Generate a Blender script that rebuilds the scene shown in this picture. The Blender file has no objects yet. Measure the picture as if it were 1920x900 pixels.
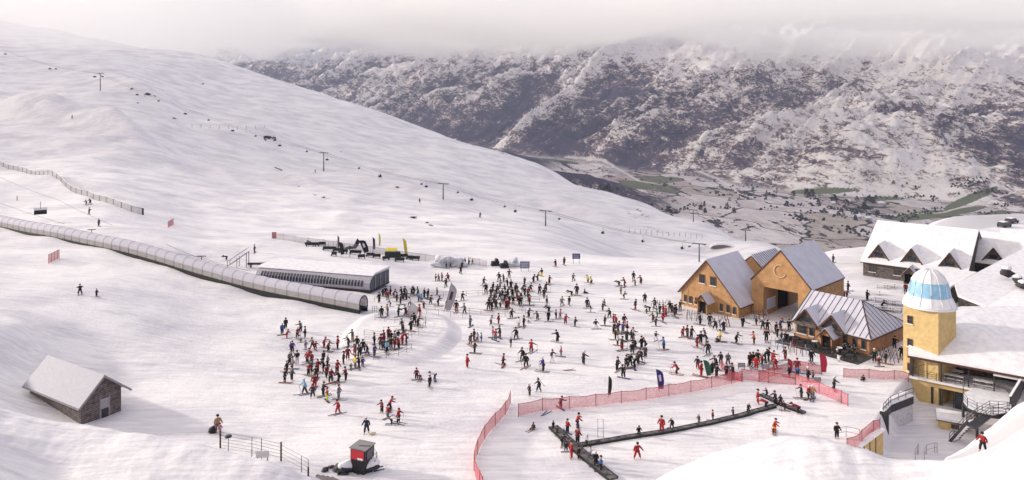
import bpy, bmesh, math, random
import numpy as np
from mathutils import Vector, Matrix, noise as mnoise
random.seed(7)
R = math.radians
F, CX, HY, CH = 1350.0, 960.0, 200.0, 36.0     # focal length in photo pixels, centre column, horizon row, camera height
scene = bpy.context.scene
col = scene.collection

# ------------------------------------------------------------------ camera
cam = bpy.data.cameras.new('camera'); co = bpy.data.objects.new('camera', cam); col.objects.link(co)
co.location = (0, 0, CH); co.rotation_euler = (R(90), 0, 0)
cam.sensor_width = 36; cam.lens = 36 * F / 1920; cam.shift_y = -(450 - HY) / 1920
cam.clip_start = 0.5; cam.clip_end = 60000
scene.camera = co

# ------------------------------------------------------------------ materials
MATS = {}
def nt(m):
    m.use_nodes = True
    return m.node_tree.nodes, m.node_tree.links
def mat(name, rgb, rough=.7, metal=0., var=.15, scale=3., bump=0., spec=.3):
    """procedural base: colour broken up by noise"""
    if name in MATS: return MATS[name]
    m = bpy.data.materials.new(name); n, l = nt(m); b = n['Principled BSDF']
    tc = n.new('ShaderNodeTexCoord'); ns = n.new('ShaderNodeTexNoise'); ns.inputs['Scale'].default_value = scale; ns.inputs['Detail'].default_value = 5
    l.new(tc.outputs['Object'], ns.inputs['Vector'])
    cr = n.new('ShaderNodeValToRGB')
    a = [max(0, c * (1 - var)) for c in rgb]; d = [min(1, c * (1 + var)) for c in rgb]
    cr.color_ramp.elements[0].position = .3; cr.color_ramp.elements[1].position = .7
    cr.color_ramp.elements[0].color = (*a, 1); cr.color_ramp.elements[1].color = (*d, 1)
    l.new(ns.outputs['Fac'], cr.inputs['Fac']); l.new(cr.outputs['Color'], b.inputs['Base Color'])
    b.inputs['Roughness'].default_value = rough; b.inputs['Metallic'].default_value = metal
    b.inputs['Specular IOR Level'].default_value = spec
    if bump:
        bp = n.new('ShaderNodeBump'); bp.inputs['Strength'].default_value = bump; bp.inputs['Distance'].default_value = .05
        l.new(ns.outputs['Fac'], bp.inputs['Height']); l.new(bp.outputs['Normal'], b.inputs['Normal'])
    MATS[name] = m; return m
def striped(name, rgb, rgb2, axis, freq, width=.12, rough=.6, noise=.15, bump=.4):
    """boards or standing seams running across one object axis"""
    m = bpy.data.materials.new(name); n, l = nt(m); b = n['Principled BSDF']
    tc = n.new('ShaderNodeTexCoord'); sp = n.new('ShaderNodeSeparateXYZ'); l.new(tc.outputs['Object'], sp.inputs[0])
    mu = n.new('ShaderNodeMath'); mu.operation = 'MULTIPLY'; mu.inputs[1].default_value = freq; l.new(sp.outputs[axis], mu.inputs[0])
    fr = n.new('ShaderNodeMath'); fr.operation = 'FRACT'; l.new(mu.outputs[0], fr.inputs[0])
    lt = n.new('ShaderNodeMath'); lt.operation = 'LESS_THAN'; lt.inputs[1].default_value = width; l.new(fr.outputs[0], lt.inputs[0])
    ns = n.new('ShaderNodeTexNoise'); ns.inputs['Scale'].default_value = 2.5; ns.inputs['Detail'].default_value = 6
    mp = n.new('ShaderNodeMapping'); mp.inputs['Scale'].default_value = (1, 1, 1); l.new(tc.outputs['Object'], mp.inputs[0]); l.new(mp.outputs[0], ns.inputs['Vector'])
    mx = n.new('ShaderNodeMix'); mx.data_type = 'RGBA'; mx.inputs[6].default_value = (*rgb, 1); mx.inputs[7].default_value = (*rgb2, 1)
    l.new(lt.outputs[0], mx.inputs[0])
    hv = n.new('ShaderNodeMix'); hv.data_type = 'RGBA'; hv.blend_type = 'MULTIPLY'; hv.inputs[0].default_value = 1
    cr = n.new('ShaderNodeValToRGB'); cr.color_ramp.elements[0].position = .3; cr.color_ramp.elements[1].position = .7
    cr.color_ramp.elements[0].color = (1 - noise * 2,) * 3 + (1,); cr.color_ramp.elements[1].color = (1, 1, 1, 1)
    l.new(ns.outputs['Fac'], cr.inputs['Fac']); l.new(mx.outputs[2], hv.inputs[6]); l.new(cr.outputs[0], hv.inputs[7])
    l.new(hv.outputs[2], b.inputs['Base Color']); b.inputs['Roughness'].default_value = rough
    bp = n.new('ShaderNodeBump'); bp.inputs['Strength'].default_value = bump; bp.inputs['Distance'].default_value = .05
    l.new(lt.outputs[0], bp.inputs['Height']); l.new(bp.outputs['Normal'], b.inputs['Normal'])
    MATS[name] = m; return m
def snow_mat(name='snow', ground=False):
    m = bpy.data.materials.new(name); n, l = nt(m); b = n['Principled BSDF']
    tc = n.new('ShaderNodeTexCoord')
    b.inputs['Roughness'].default_value = .65; b.inputs['Specular IOR Level'].default_value = .25
    if not ground:
        ns = n.new('ShaderNodeTexNoise'); ns.inputs['Scale'].default_value = 1.2; ns.inputs['Detail'].default_value = 6; l.new(tc.outputs['Object'], ns.inputs['Vector'])
        cr = n.new('ShaderNodeValToRGB'); cr.color_ramp.elements[0].position = .3; cr.color_ramp.elements[1].position = .6
        cr.color_ramp.elements[0].color = (.66, .65, .70, 1); cr.color_ramp.elements[1].color = (.80, .78, .81, 1)
        l.new(ns.outputs['Fac'], cr.inputs['Fac']); l.new(cr.outputs['Color'], b.inputs['Base Color'])
        bp = n.new('ShaderNodeBump'); bp.inputs['Strength'].default_value = .35; bp.inputs['Distance'].default_value = .2
        l.new(ns.outputs['Fac'], bp.inputs['Height']); l.new(bp.outputs['Normal'], b.inputs['Normal'])
        MATS[name] = m; return m
    # trampled, skied snow: patches, stretched ski grooves in two directions, fine grain
    def noise(scale, detail, sc=(1, 1, 1), rot=0., dist=0.):
        mp = n.new('ShaderNodeMapping'); mp.inputs['Scale'].default_value = sc; mp.inputs['Rotation'].default_value = (0, 0, rot)
        l.new(tc.outputs['Object'], mp.inputs[0]); q = n.new('ShaderNodeTexNoise'); q.inputs['Scale'].default_value = scale; q.inputs['Detail'].default_value = detail
        q.inputs['Distortion'].default_value = dist; l.new(mp.outputs[0], q.inputs['Vector']); return q.outputs['Fac']
    def math_(op, a, b_):
        q = n.new('ShaderNodeMath'); q.operation = op
        for i, v in enumerate((a, b_)):
            if isinstance(v, (int, float)): q.inputs[i].default_value = v
            else: l.new(v, q.inputs[i])
        return q.outputs[0]
    g1 = noise(1.5, 6, (.10, 1, .3), R(24), 1.0); g2 = noise(1.3, 6, (.12, 1, .3), R(-38), 1.6); g3 = noise(2.2, 7)
    sel = noise(.045, 3)
    mixg = n.new('ShaderNodeMix'); l.new(sel, mixg.inputs[0]); l.new(g1, mixg.inputs[2]); l.new(g2, mixg.inputs[3])
    h = math_('ADD', math_('MULTIPLY', mixg.outputs[0], .8), math_('MULTIPLY', g3, .22))
    big = noise(.12, 4, (.5, 1, 1), R(20))
    h2 = math_('ADD', h, math_('MULTIPLY', big, .9))
    geo = n.new('ShaderNodeNewGeometry'); sp = n.new('ShaderNodeSeparateXYZ'); l.new(geo.outputs['Position'], sp.inputs[0])
    fade = n.new('ShaderNodeMapRange'); fade.inputs[1].default_value = 60; fade.inputs[2].default_value = 400; fade.inputs[3].default_value = .32; fade.inputs[4].default_value = .55
    l.new(sp.outputs['Y'], fade.inputs[0])
    bp = n.new('ShaderNodeBump'); bp.inputs['Strength'].default_value = .85; l.new(fade.outputs[0], bp.inputs['Distance'])
    l.new(h2, bp.inputs['Height']); l.new(bp.outputs['Normal'], b.inputs['Normal'])
    cr = n.new('ShaderNodeValToRGB'); cr.color_ramp.elements[0].position = .40; cr.color_ramp.elements[1].position = .56
    cr.color_ramp.elements[0].color = (.60, .58, .635, 1); cr.color_ramp.elements[1].color = (.815, .79, .81, 1)
    mm = math_('ADD', math_('MULTIPLY', mixg.outputs[0], .5), math_('MULTIPLY', big, .5))
    l.new(mm, cr.inputs['Fac'])
    # vertex attribute 'grime': rock and soil poking through
    at = n.new('ShaderNodeAttribute'); at.attribute_name = 'rock'
    rk = noise(.35, 8, (1, 1, 1)); th = math_('GREATER_THAN', math_('ADD', rk, at.outputs['Fac']), 1.02)
    mx = n.new('ShaderNodeMix'); mx.data_type = 'RGBA'; l.new(th, mx.inputs[0]); l.new(cr.outputs['Color'], mx.inputs[6]); mx.inputs[7].default_value = (.10, .08, .075, 1)
    # grey packed track
    rd = n.new('ShaderNodeAttribute'); rd.attribute_name = 'road'
    mx2 = n.new('ShaderNodeMix'); mx2.data_type = 'RGBA'; l.new(rd.outputs['Fac'], mx2.inputs[0]); l.new(mx.outputs[2], mx2.inputs[6]); mx2.inputs[7].default_value = (.52, .51, .54, 1)
    l.new(mx2.outputs[2], b.inputs['Base Color'])
    MATS[name] = m; return m
SNOW = snow_mat(); GSNOW = snow_mat('trampled_snow', True)

# ------------------------------------------------------------------ terrain maths
def pchip(xs, ys, x):
    xs = np.asarray(xs, float); ys = np.asarray(ys, float); h = np.diff(xs); d = np.diff(ys) / h
    m = np.zeros_like(ys); m[0] = d[0]; m[-1] = d[-1]
    for i in range(1, len(xs) - 1):
        if d[i - 1] * d[i] > 0:
            w1 = 2 * h[i] + h[i - 1]; w2 = h[i] + 2 * h[i - 1]; m[i] = (w1 + w2) / (w1 / d[i - 1] + w2 / d[i])
    x = np.clip(x, xs[0], xs[-1]); k = np.clip(np.searchsorted(xs, x) - 1, 0, len(xs) - 2)
    t = (x - xs[k]) / h[k]
    return ((2 * t**3 - 3 * t**2 + 1) * ys[k] + (t**3 - 2 * t**2 + t) * h[k] * m[k] + (-2 * t**3 + 3 * t**2) * ys[k + 1] + (t**3 - t**2) * h[k] * m[k + 1])
def zs(sy, Y): return CH - (sy - HY) / F * Y
C_ = {}
def colm(sx, pts, end):   # pts: (Y, z) or (Y, 's', row)
    p = [(q[0], q[1]) if len(q) == 2 else (q[0], zs(q[2], q[0])) for q in pts]
    yc, zc = p[-1]
    p += [(yc + 60, zc - 22), (yc + 160, zc - 75), (end, -275)]
    C_[sx] = p
S = 's'
colm(-500, [(8, 8), (75, 8), (120, 12), (170, 14), (220, 17), (270, 24), (330, 38), (400, 58), (500, 90), (650, 150), (850, 230)], 1500)
colm(0, [(8, 5), (75, 4.5), (100, 6.4), (120, 6.7), (150, 6.6), (170, S, 428), (190, S, 408), (220, S, 370), (270, S, 320), (330, S, 265), (400, S, 205), (500, S, 150), (650, S, 80), (800, S, 36)], 1500)
colm(200, [(8, 0), (75, .2), (85, .8), (100, 2.8), (120, S, 538), (140, S, 490), (175, S, 425), (210, S, 380), (260, S, 330), (330, S, 262), (450, S, 168), (600, S, 108), (760, S, 76)], 1500)
colm(400, [(8, 0), (80, 0), (100, .7), (120, 2.), (140, S, 520), (165, S, 470), (200, S, 427), (250, S, 377), (320, S, 318), (400, S, 262), (500, S, 200), (600, S, 150), (700, S, 110)], 1450)
colm(600, [(8, 0), (95, 0), (115, .3), (140, 1.2), (170, S, 466), (220, S, 422), (300, S, 362), (400, S, 308), (500, S, 242), (650, S, 172)], 1400)
colm(800, [(8, 0), (140, 0), (165, .2), (190, S, 455), (240, S, 420), (320, S, 377), (400, S, 343), (480, S, 300), (600, S, 240)], 1350)
colm(1000, [(8, 0), (160, 0), (190, S, 462), (240, S, 440), (320, S, 413), (400, S, 386), (480, S, 340), (550, S, 305)], 1300)
colm(1200, [(8, 0), (164, 0), (180, -2), (200, -8.4), (260, S, 490), (320, S, 460), (400, S, 420), (480, S, 378)], 1250)
colm(1320, [(8, 0), (164, 0), (178, -3), (200, -9), (260, S, 493), (340, S, 466), (425, S, 413)], 1200)
colm(1450, [(8, 0), (168, 0), (185, -4), (260, S, 488), (350, S, 456)], 1150)
colm(1600, [(8, 0), (182, 0), (205, -8), (300, -45)], 1100)
colm(1760, [(8, 0), (225, 0), (250, -6), (330, -40)], 1100)
colm(1920, [(8, 0), (230, 1), (260, -4), (350, -40)], 1100)
colm(2500, [(8, 0), (240, 2), (280, -4), (370, -40)], 1100)
CS = sorted(C_)
def catmull(us, cols, u):
    """smooth blend of columns across u"""
    k = np.clip(np.searchsorted(us, u) - 1, 0, len(us) - 2)
    t = np.clip((u - us[k]) / (us[k + 1] - us[k]), 0, 1)
    kk = np.arange(len(u)) if cols.ndim == 2 else None
    def g(i): return cols[np.clip(i, 0, len(us) - 1), kk]
    def tang(i):
        i0 = np.clip(i - 1, 0, len(us) - 1); i1 = np.clip(i + 1, 0, len(us) - 1)
        return (g(i1) - g(i0)) / (us[i1] - us[i0])
    h = us[k + 1] - us[k]
    return ((2 * t**3 - 3 * t**2 + 1) * g(k) + (t**3 - 2 * t**2 + t) * h * tang(k) * .8 + (-2 * t**3 + 3 * t**2) * g(k + 1) + (t**3 - t**2) * h * tang(k + 1) * .8)
US = np.array([(s - CX) / F for s in CS])
# value noise
rng = np.random.RandomState(3); NG = rng.rand(256, 256)
def vnoise(x, y):
    xi = np.floor(x).astype(int); yi = np.floor(y).astype(int); fx = x - xi; fy = y - yi
    fx = fx * fx * fx * (fx * (fx * 6 - 15) + 10); fy = fy * fy * fy * (fy * (fy * 6 - 15) + 10)
    a = NG[xi % 256, yi % 256]; b = NG[(xi + 1) % 256, yi % 256]; c = NG[xi % 256, (yi + 1) % 256]; d = NG[(xi + 1) % 256, (yi + 1) % 256]
    return (a * (1 - fx) + b * fx) * (1 - fy) + (c * (1 - fx) + d * fx) * fy
def fbm(x, y, o=5):
    s = 0; a = .5
    for i in range(o): s = s + a * vnoise(x + 17.3 * i, y + 9.1 * i); x = x * 2.03; y = y * 2.03; a *= .5
    return s
RX = [-700, -300, 0, 100, 180, 250, 370, 480, 570, 640, 760, 900, 1050, 1180, 1240, 1300, 1350, 1400, 1450, 1500, 1560, 1620, 1680, 1760, 1850, 1920, 2000, 2200, 2600]
RY = [640, 705, 770, 793, 804, 816, 845, 868, 900, 925, 1000, 1080, 1060, 960, 902, 872, 853, 838, 826, 824, 832, 852, 868, 871, 852, 812, 775, 720, 660]
def sstep(a, b, x):
    t = np.clip((x - a) / (b - a), 0, 1); return t * t * (3 - 2 * t)
def gauss(x, y, cx, cy, sx_, sy_, rot=0.):
    c, s = math.cos(rot), math.sin(rot); dx, dy = x - cx, y - cy
    a = dx * c + dy * s; b = -dx * s + dy * c
    return np.exp(-(a / sx_)**2 - (b / sy_)**2)
def at(sx, sy, Y): return ((sx - CX) / F * Y, Y, CH - (sy - HY) / F * Y)
def PZ(sx, sy, z=0.):   # where the sight line meets height z
    Y = (CH - z) * F / (sy - HY); return ((sx - CX) / F * Y, Y)
BUMPS = []   # (x, y, sx, sy, rot, h)
def bump_px(sx, sy, Y, a, b, rot, h): BUMPS.append(((sx - CX) / F * Y, Y, a, b, rot, h))
bump_px(70, 190, 385, 34, 9, R(-25), 13); bump_px(215, 235, 350, 26, 8, R(-30), 12); bump_px(130, 250, 330, 60, 10, R(-15), 3)
bump_px(420, 300, 320, 30, 6, R(-20), 3); bump_px(560, 330, 330, 22, 5, R(-40), 4); bump_px(690, 345, 360, 26, 6, R(-30), 4)
bump_px(480, 245, 430, 40, 14, R(-15), 7); bump_px(260, 180, 470, 40, 12, R(-40), 9); bump_px(780, 340, 400, 30, 7, R(-25), 4)
bump_px(640, 400, 240, 22, 6, R(-20), 2.); bump_px(900, 400, 330, 36, 8, R(-25), 4); bump_px(1080, 400, 400, 40, 9, R(-35), 6)
bump_px(1330, 446, 330, 18, 9, R(-30), 4.5); bump_px(300, 440, 170, 20, 5, R(-20), 1.0); bump_px(100, 330, 245, 30, 5, R(-20), 2.4)
bump_px(800, 195, 600, 60, 30, 0, 0)
def terrain(X, Y):
    X = np.asarray(X, float); Y = np.asarray(Y, float); u = X / Y
    cols = np.array([pchip([p[0] for p in C_[s]], [p[1] for p in C_[s]], Y) for s in CS])
    z = catmull(US, cols, np.clip(u, US[0], US[-1]))
    for b in BUMPS: z = z + b[5] * gauss(X, Y, *b[:5])
    far = sstep(170, 320, Y) * (1 - sstep(900, 1100, Y)); lf = 1 - sstep(.25, .45, u)
    z = z + far * ((fbm(X / 60, Y / 60, 4) - .47) * 7 * lf + (fbm(X / 14 + 50, Y / 14, 4) - .47) * 1.1)
    left = (1 - sstep(-.30, -.12, u)) * sstep(85, 120, Y)
    z = z + left * (fbm(X / 25, Y / 25, 4) - .47) * 1.6
    lump = sstep(.58, .75, fbm(X / 1.4 + 3, Y / 1.4 + 8, 3)) * (1 - sstep(60, 76, Y)) * sstep(.1, .2, u) * .14
    z = z + lump + (fbm(X / 9, Y / 9, 4) - .47) * .35 + (fbm(X / 2.1, Y / 2.1, 3) - .47) * .10
    # embankment under the snow tunnel
    for (a, b, w, h) in TUNNEL_BANK:
        d, t = segdist(X, Y, a, b); z = z + h * np.exp(-(d / w)**2)
    # raised pad of the lift queue, with the groomed run cut beside it
    ex = ((X + 17.5) / 8.)**2 + ((Y - 113) / 12.5)**2
    z = z + .8 * (1 - sstep(.75, 1.35, ex))
    hd, ht = segdist(X, Y, (-48., 84.), (-57., 90.)); hk = 1 - sstep(2.6, 15, hd); z = z * (1 - hk) + hk * (-.15 + .12 * np.clip(-48 - X, 0, 14))
    # sunken courtyard by the tower building
    c = court(X, Y); z = z * (1 - c) + (-3. + (fbm(X / 3, Y / 3, 3) - .47) * .25) * c
    # bank and track at the lower right
    sc = pchip([(a - CX) / F for a in RX], RY, u)
    zb = CH - ((sc - 8) - 50 * sstep(.585, .70, u) * sstep(56, 75, Y) - HY) / F * Y + (fbm(X / 1.3, Y / 1.3, 3) - .47) * .5 * sstep(66, 72, Y)
    k = sstep(.575, .605, u) * (1 - sstep(75, 80, Y)) * sstep(50, 54, Y)
    z = z + k * np.clip(zb - z, 0, 20)
    # foreground ridges that hide the near ground
    yc = 47 + 3 * np.sin(u * 7); sc = pchip([(a - CX) / F for a in RX], RY, u)
    zc = CH - (sc - HY) / F * yc + (fbm(X / 4 + 9, Y / 6, 4) - .47) * .7
    w = 1 - sstep(.0, 1., (sc - 915) / 90); zc = zc + lump * .35 + (fbm(X / .9 + 9, Y / 1.2, 3) - .47) * .07
    prof = np.where(Y < yc, zc - (.10 * (yc - Y) + .012 * (yc - Y)**2), zc - .9 * (np.sqrt((Y - yc)**2 + 4) - 2))
    prof = prof - (1 - w) * 3000
    d = np.clip((prof - z) / 1.2, -1, 1)
    z = np.where(prof > z + 1.2, prof, np.where(prof > z - 1.2, z + 1.2 * (d + 1)**2 / 4 * 1.0 , z))
    return z
def segdist(X, Y, a, b):
    ax, ay = a; bx, by = b; dx, dy = bx - ax, by - ay; L = dx * dx + dy * dy
    t = np.clip(((X - ax) * dx + (Y - ay) * dy) / L, 0, 1)
    return np.hypot(X - ax - t * dx, Y - ay - t * dy), t
def inpoly(X, Y, P, soft):
    """soft inside mask of a convex polygon given counter-clockwise"""
    m = np.full(np.shape(X), 1e9)
    for i in range(len(P)):
        ax, ay = P[i]; bx, by = P[(i + 1) % len(P)]; L = math.hypot(bx - ax, by - ay)
        m = np.minimum(m, ((bx - ax) * (Y - ay) - (by - ay) * (X - ax)) / L)
    return sstep(0, soft, m)
def ccw(P):
    a = sum(P[i][0] * P[(i + 1) % len(P)][1] - P[(i + 1) % len(P)][0] * P[i][1] for i in range(len(P)))
    return P if a > 0 else P[::-1]
COURT = ccw([(35.6, 76.6), (35.6, 66), (62, 74), (66, 86), (62.0, 93.8), (55.5, 100), (49.6, 92.6), (41.8, 84.2)])
def court(X, Y): return inpoly(X, Y, COURT, 1.3)
TP = [at(-330, 352, 235), at(0, 428, 170), at(100, 452, 158), at(205, 484, 150), at(330, 515, 142), at(440, 543, 135), at(560, 573, 128), at(697, 597, 122.5)]
TUNNEL_BANK = [(TP[i][:2], TP[i + 1][:2], 4.5, .45) for i in range(1, len(TP) - 1)]
def gz(x, y): return float(terrain(np.array([x]), np.array([y]))[0])
_Ys = np.exp(np.linspace(math.log(52), math.log(900), 1400))
def G(sx, sy, ymin=56.):
    """first point of the ground along the sight line through photo pixel (sx, sy)"""
    u = (sx - CX) / F; Ys = _Ys[_Ys > ymin]; ray = CH - (sy - HY) / F * Ys; z = terrain(Ys * u, Ys)
    k = np.argmax(z >= ray)
    if z[k] < ray[k]: k = int(np.argmin(ray - z))
    if k > 0:
        d0 = ray[k - 1] - z[k - 1]; d1 = ray[k] - z[k]; t = d0 / (d0 - d1) if d0 != d1 else 0; Y = Ys[k - 1] + (Ys[k] - Ys[k - 1]) * min(max(t, 0), 1)
    else: Y = Ys[0]
    return Vector((Y * u, Y, gz(Y * u, Y)))
def grid_mesh(name, us, Ys, zf, material, attrs=None):
    U, YY = np.meshgrid(us, Ys); X = U * YY; Z = zf(X.ravel(), YY.ravel())
    co_ = np.stack([X.ravel(), YY.ravel(), Z], 1); nu, ny = len(us), len(Ys)
    i = np.arange(nu - 1); j = np.arange(ny - 1); I, J = np.meshgrid(i, j); a = (J * nu + I).ravel()
    f = np.stack([a, a + 1, a + nu + 1, a + nu], 1)
    me = bpy.data.meshes.new(name); me.vertices.add(len(co_)); me.vertices.foreach_set('co', co_.ravel())
    me.loops.add(f.size); me.loops.foreach_set('vertex_index', f.ravel().astype(np.int32))
    me.polygons.add(len(f)); me.polygons.foreach_set('loop_start', (np.arange(len(f)) * 4).astype(np.int32)); me.polygons.foreach_set('loop_total', np.full(len(f), 4, np.int32))
    me.polygons.foreach_set('use_smooth', np.ones(len(f), bool)); me.update(calc_edges=True)
    for k, fn in (attrs or {}).items():
        at_ = me.attributes.new(k, 'FLOAT', 'POINT'); at_.data.foreach_set('value', fn(X.ravel(), YY.ravel(), Z).astype(np.float32))
    me.materials.append(material); o = bpy.data.objects.new(name, me); col.objects.link(o); o['kind'] = 'structure'; return o
ROCKS = [(505, 258, 18, 6, .62), (275, 178, 14, 5, .52), (330, 222, 12, 4, .5), (560, 350, 14, 3, .52), (745, 352, 8, 4, .52), (775, 408, 16, 4, .55), (810, 422, 14, 3, .55),
         (1110, 270, 60, 4, .4), (1190, 400, 60, 20, .42), (1230, 430, 70, 16, .44), (1290, 455, 50, 10, .44), (930, 445, 30, 5, .4), (590, 365, 16, 3, .55), (1010, 380, 60, 14, .36), (240, 145, 8, 6, .5), (945, 262, 30, 6, .5), (640, 285, 10, 3, .5)]
def rock_attr(X, Y, Z):
    sx = CX + F * X / Y; sy = HY + F * (CH - Z) / Y; v = np.zeros_like(X)
    for a, b, w, h, k in ROCKS:
        g = G(a, b); sc = g.y / F
        v = np.maximum(v, k * np.exp(-((X - g.x) / (w * sc))**2 - ((Z - g.z) / (h * sc * 1.2))**2 - ((Y - g.y) / (w * sc * 2.5))**2))
    return v
def road_attr(X, Y, Z):
    v = np.zeros_like(X)
    pts = [at(1700, 476, 230), PZ(1790, 428, 0), PZ(1920, 404, 0), PZ(2050, 385, 0)]
    for i in range(1, 3):
        d, t = segdist(X, Y, pts[i][:2], pts[i + 1][:2]); v = np.maximum(v, 1 - sstep(7, 9, d))
    u = X / Y
    k = sstep(.59, .61, u) * (1 - sstep(66, 68, Y)) * sstep(53, 56, Y)
    return np.maximum(v, k * .8)
Yg = np.concatenate([np.exp(np.linspace(math.log(8), math.log(40), 30))[:-1], np.linspace(40, 100, 200)[:-1], np.exp(np.linspace(math.log(100), math.log(700), 340))[:-1], np.linspace(700, 1500, 40)])
ground = grid_mesh('ground', np.linspace(-1.05, 1.05, 860), Yg, terrain, GSNOW, {'rock': rock_attr, 'road': road_attr})
# ------------------------------------------------------------------ valley and far mountains
def mountain_mat():
    m = bpy.data.materials.new('mountain_snow_and_rock'); n, l = nt(m); b = n['Principled BSDF']
    b.inputs['Roughness'].default_value = .9; b.inputs['Specular IOR Level'].default_value = .082
    geo = n.new('ShaderNodeNewGeometry')
    def noise(scale, detail, sc, rot, dist=0., rough=.5):
        mp = n.new('ShaderNodeMapping'); mp.inputs['Scale'].default_value = sc; mp.inputs['Rotation'].default_value = rot
        l.new(geo.outputs['Position'], mp.inputs[0]); q = n.new('ShaderNodeTexNoise'); q.inputs['Scale'].default_value = scale; q.inputs['Detail'].default_value = detail
        q.inputs['Distortion'].default_value = dist; q.inputs['Roughness'].default_value = rough; l.new(mp.outputs[0], q.inputs['Vector']); return q.outputs['Fac']
    def mth(op, a, b_, c=None):
        q = n.new('ShaderNodeMath'); q.operation = op
        for i, v in enumerate((a, b_, c)):
            if v is None: continue
            if isinstance(v, (int, float)): q.inputs[i].default_value = v
            else: l.new(v, q.inputs[i])
        return q.outputs[0]
    A = n.new('ShaderNodeAttribute'); A.attribute_name = 'snowline'
    FL = n.new('ShaderNodeAttribute'); FL.attribute_name = 'floor'
    RV = n.new('ShaderNodeAttribute'); RV.attribute_name = 'gully'
    st = noise(.006, 12, (1, .35, 1.3), (0, R(28), R(22)), .8, .72)      # long downhill streaks
    fine = noise(.045, 8, (1, .5, 1.6), (0, R(25), R(30)), 1.0, .7)
    bigp = noise(.0012, 4, (1, .6, 1), (0, 0, R(30)), .5)
    fin2 = noise(.011, 10, (1, .22, 1.8), (0, R(30), R(38)), .5, .8)
    v = mth('ADD', mth('ADD', mth('ADD', mth('MULTIPLY', st, .75), mth('MULTIPLY', fine, .95)), mth('MULTIPLY', bigp, .4)), mth('MULTIPLY', mth('SUBTRACT', fin2, .15), 1.0))
    v = mth('ADD', mth('ADD', v, A.outputs['Fac']), mth('MULTIPLY', RV.outputs['Fac'], -.5))
    cr = n.new('ShaderNodeValToRGB'); e = cr.color_ramp.elements; e[0].position = 0; e[1].position = 1
    e[0].color = (.028, .028, .062, 1); e[1].color = (.80, .77, .79, 1)
    for p, c in ((.38, (.07, .055, .09, 1)), (.46, (.19, .145, .15, 1)), (.51, (.33, .27, .25, 1)), (.575, (.72, .67, .66, 1))): q = cr.color_ramp.elements.new(p); q.color = c
    mr = n.new('ShaderNodeMapRange'); mr.inputs[1].default_value = .68; mr.inputs[2].default_value = 1.58; l.new(v, mr.inputs[0]); l.new(mr.outputs[0], cr.inputs[0])
    # valley floor: paddocks (voronoi cells), a few green
    mp = n.new('ShaderNodeMapping'); mp.inputs['Scale'].default_value = (1, .55, 0); mp.inputs['Rotation'].default_value = (0, 0, R(35)); dn = n.new('ShaderNodeTexNoise'); dn.inputs['Scale'].default_value = .006; dn.inputs['Detail'].default_value = 6; l.new(geo.outputs['Position'], dn.inputs['Vector'])
    dv = n.new('ShaderNodeVectorMath'); dv.operation = 'MULTIPLY_ADD'; l.new(dn.outputs['Color'], dv.inputs[0]); dv.inputs[1].default_value = (170, 170, 0); l.new(geo.outputs['Position'], dv.inputs[2]); l.new(dv.outputs[0], mp.inputs[0])
    vo = n.new('ShaderNodeTexVoronoi'); vo.inputs['Scale'].default_value = .0055; l.new(mp.outputs[0], vo.inputs['Vector'])
    sp = n.new('ShaderNodeSeparateColor'); l.new(vo.outputs['Color'], sp.inputs[0])
    c2 = n.new('ShaderNodeValToRGB'); c2.color_ramp.interpolation = 'CONSTANT'; e = c2.color_ramp.elements; e[0].color = (.62, .57, .58, 1); e[1].position = .3; e[1].color = (.44, .38, .38, 1)
    for p, c in ((.5, (.66, .62, .63, 1)), (.70, (.46, .41, .38, 1)), (.80, (.12, .15, .10, 1)), (.88, (.42, .38, .40, 1)), (.95, (.16, .17, .12, 1))): q = c2.color_ramp.elements.new(p); q.color = c
    l.new(sp.outputs[0], c2.inputs[0])
    ve = n.new('ShaderNodeTexVoronoi'); ve.feature = 'DISTANCE_TO_EDGE'; ve.inputs['Scale'].default_value = .0055; l.new(mp.outputs[0], ve.inputs['Vector'])
    nz = noise(.02, 8, (1, .5, 1), (0, 0, R(10)), 1., .7); hedge = mth('LESS_THAN', mth('SUBTRACT', ve.outputs['Distance'], mth('MULTIPLY', nz, .09)), -.030)
    scrub = mth('GREATER_THAN', mth('ADD', noise(.008, 10, (1, .3, 1), (0, 0, R(18)), .6, .75), mth('MULTIPLY', nz, .25)), .70)
    dark = mth('MAXIMUM', hedge, scrub)
    fl = n.new('ShaderNodeMix'); fl.data_type = 'RGBA'; l.new(dark, fl.inputs[0]); l.new(c2.outputs[0], fl.inputs[6]); fl.inputs[7].default_value = (.045, .043, .05, 1)
    fmul = n.new('ShaderNodeMix'); fmul.data_type = 'RGBA'; fmul.blend_type = 'MULTIPLY'; fmul.inputs[0].default_value = .7
    c3 = n.new('ShaderNodeValToRGB'); c3.color_ramp.elements[0].position = .35; c3.color_ramp.elements[0].color = (.55, .5, .52, 1); c3.color_ramp.elements[1].position = .6; l.new(nz, c3.inputs[0])
    l.new(fl.outputs[2], fmul.inputs[6]); l.new(c3.outputs[0], fmul.inputs[7])
    mx = n.new('ShaderNodeMix'); mx.data_type = 'RGBA'; l.new(FL.outputs['Fac'], mx.inputs[0]); l.new(cr.outputs[0], mx.inputs[6]); l.new(fmul.outputs[2], mx.inputs[7])
    GR = n.new('ShaderNodeAttribute'); GR.attribute_name = 'pasture'
    mg = n.new('ShaderNodeMix'); mg.data_type = 'RGBA'; l.new(mth('MULTIPLY', GR.outputs['Fac'], mth('GREATER_THAN', mth('ADD', nz, mth('MULTIPLY', GR.outputs['Fac'], .5)), .75)), mg.inputs[0]); l.new(mx.outputs[2], mg.inputs[6]); mg.inputs[7].default_value = (.13, .15, .09, 1); mx = mg
    # road / track lines
    RD = n.new('ShaderNodeAttribute'); RD.attribute_name = 'track'
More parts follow.
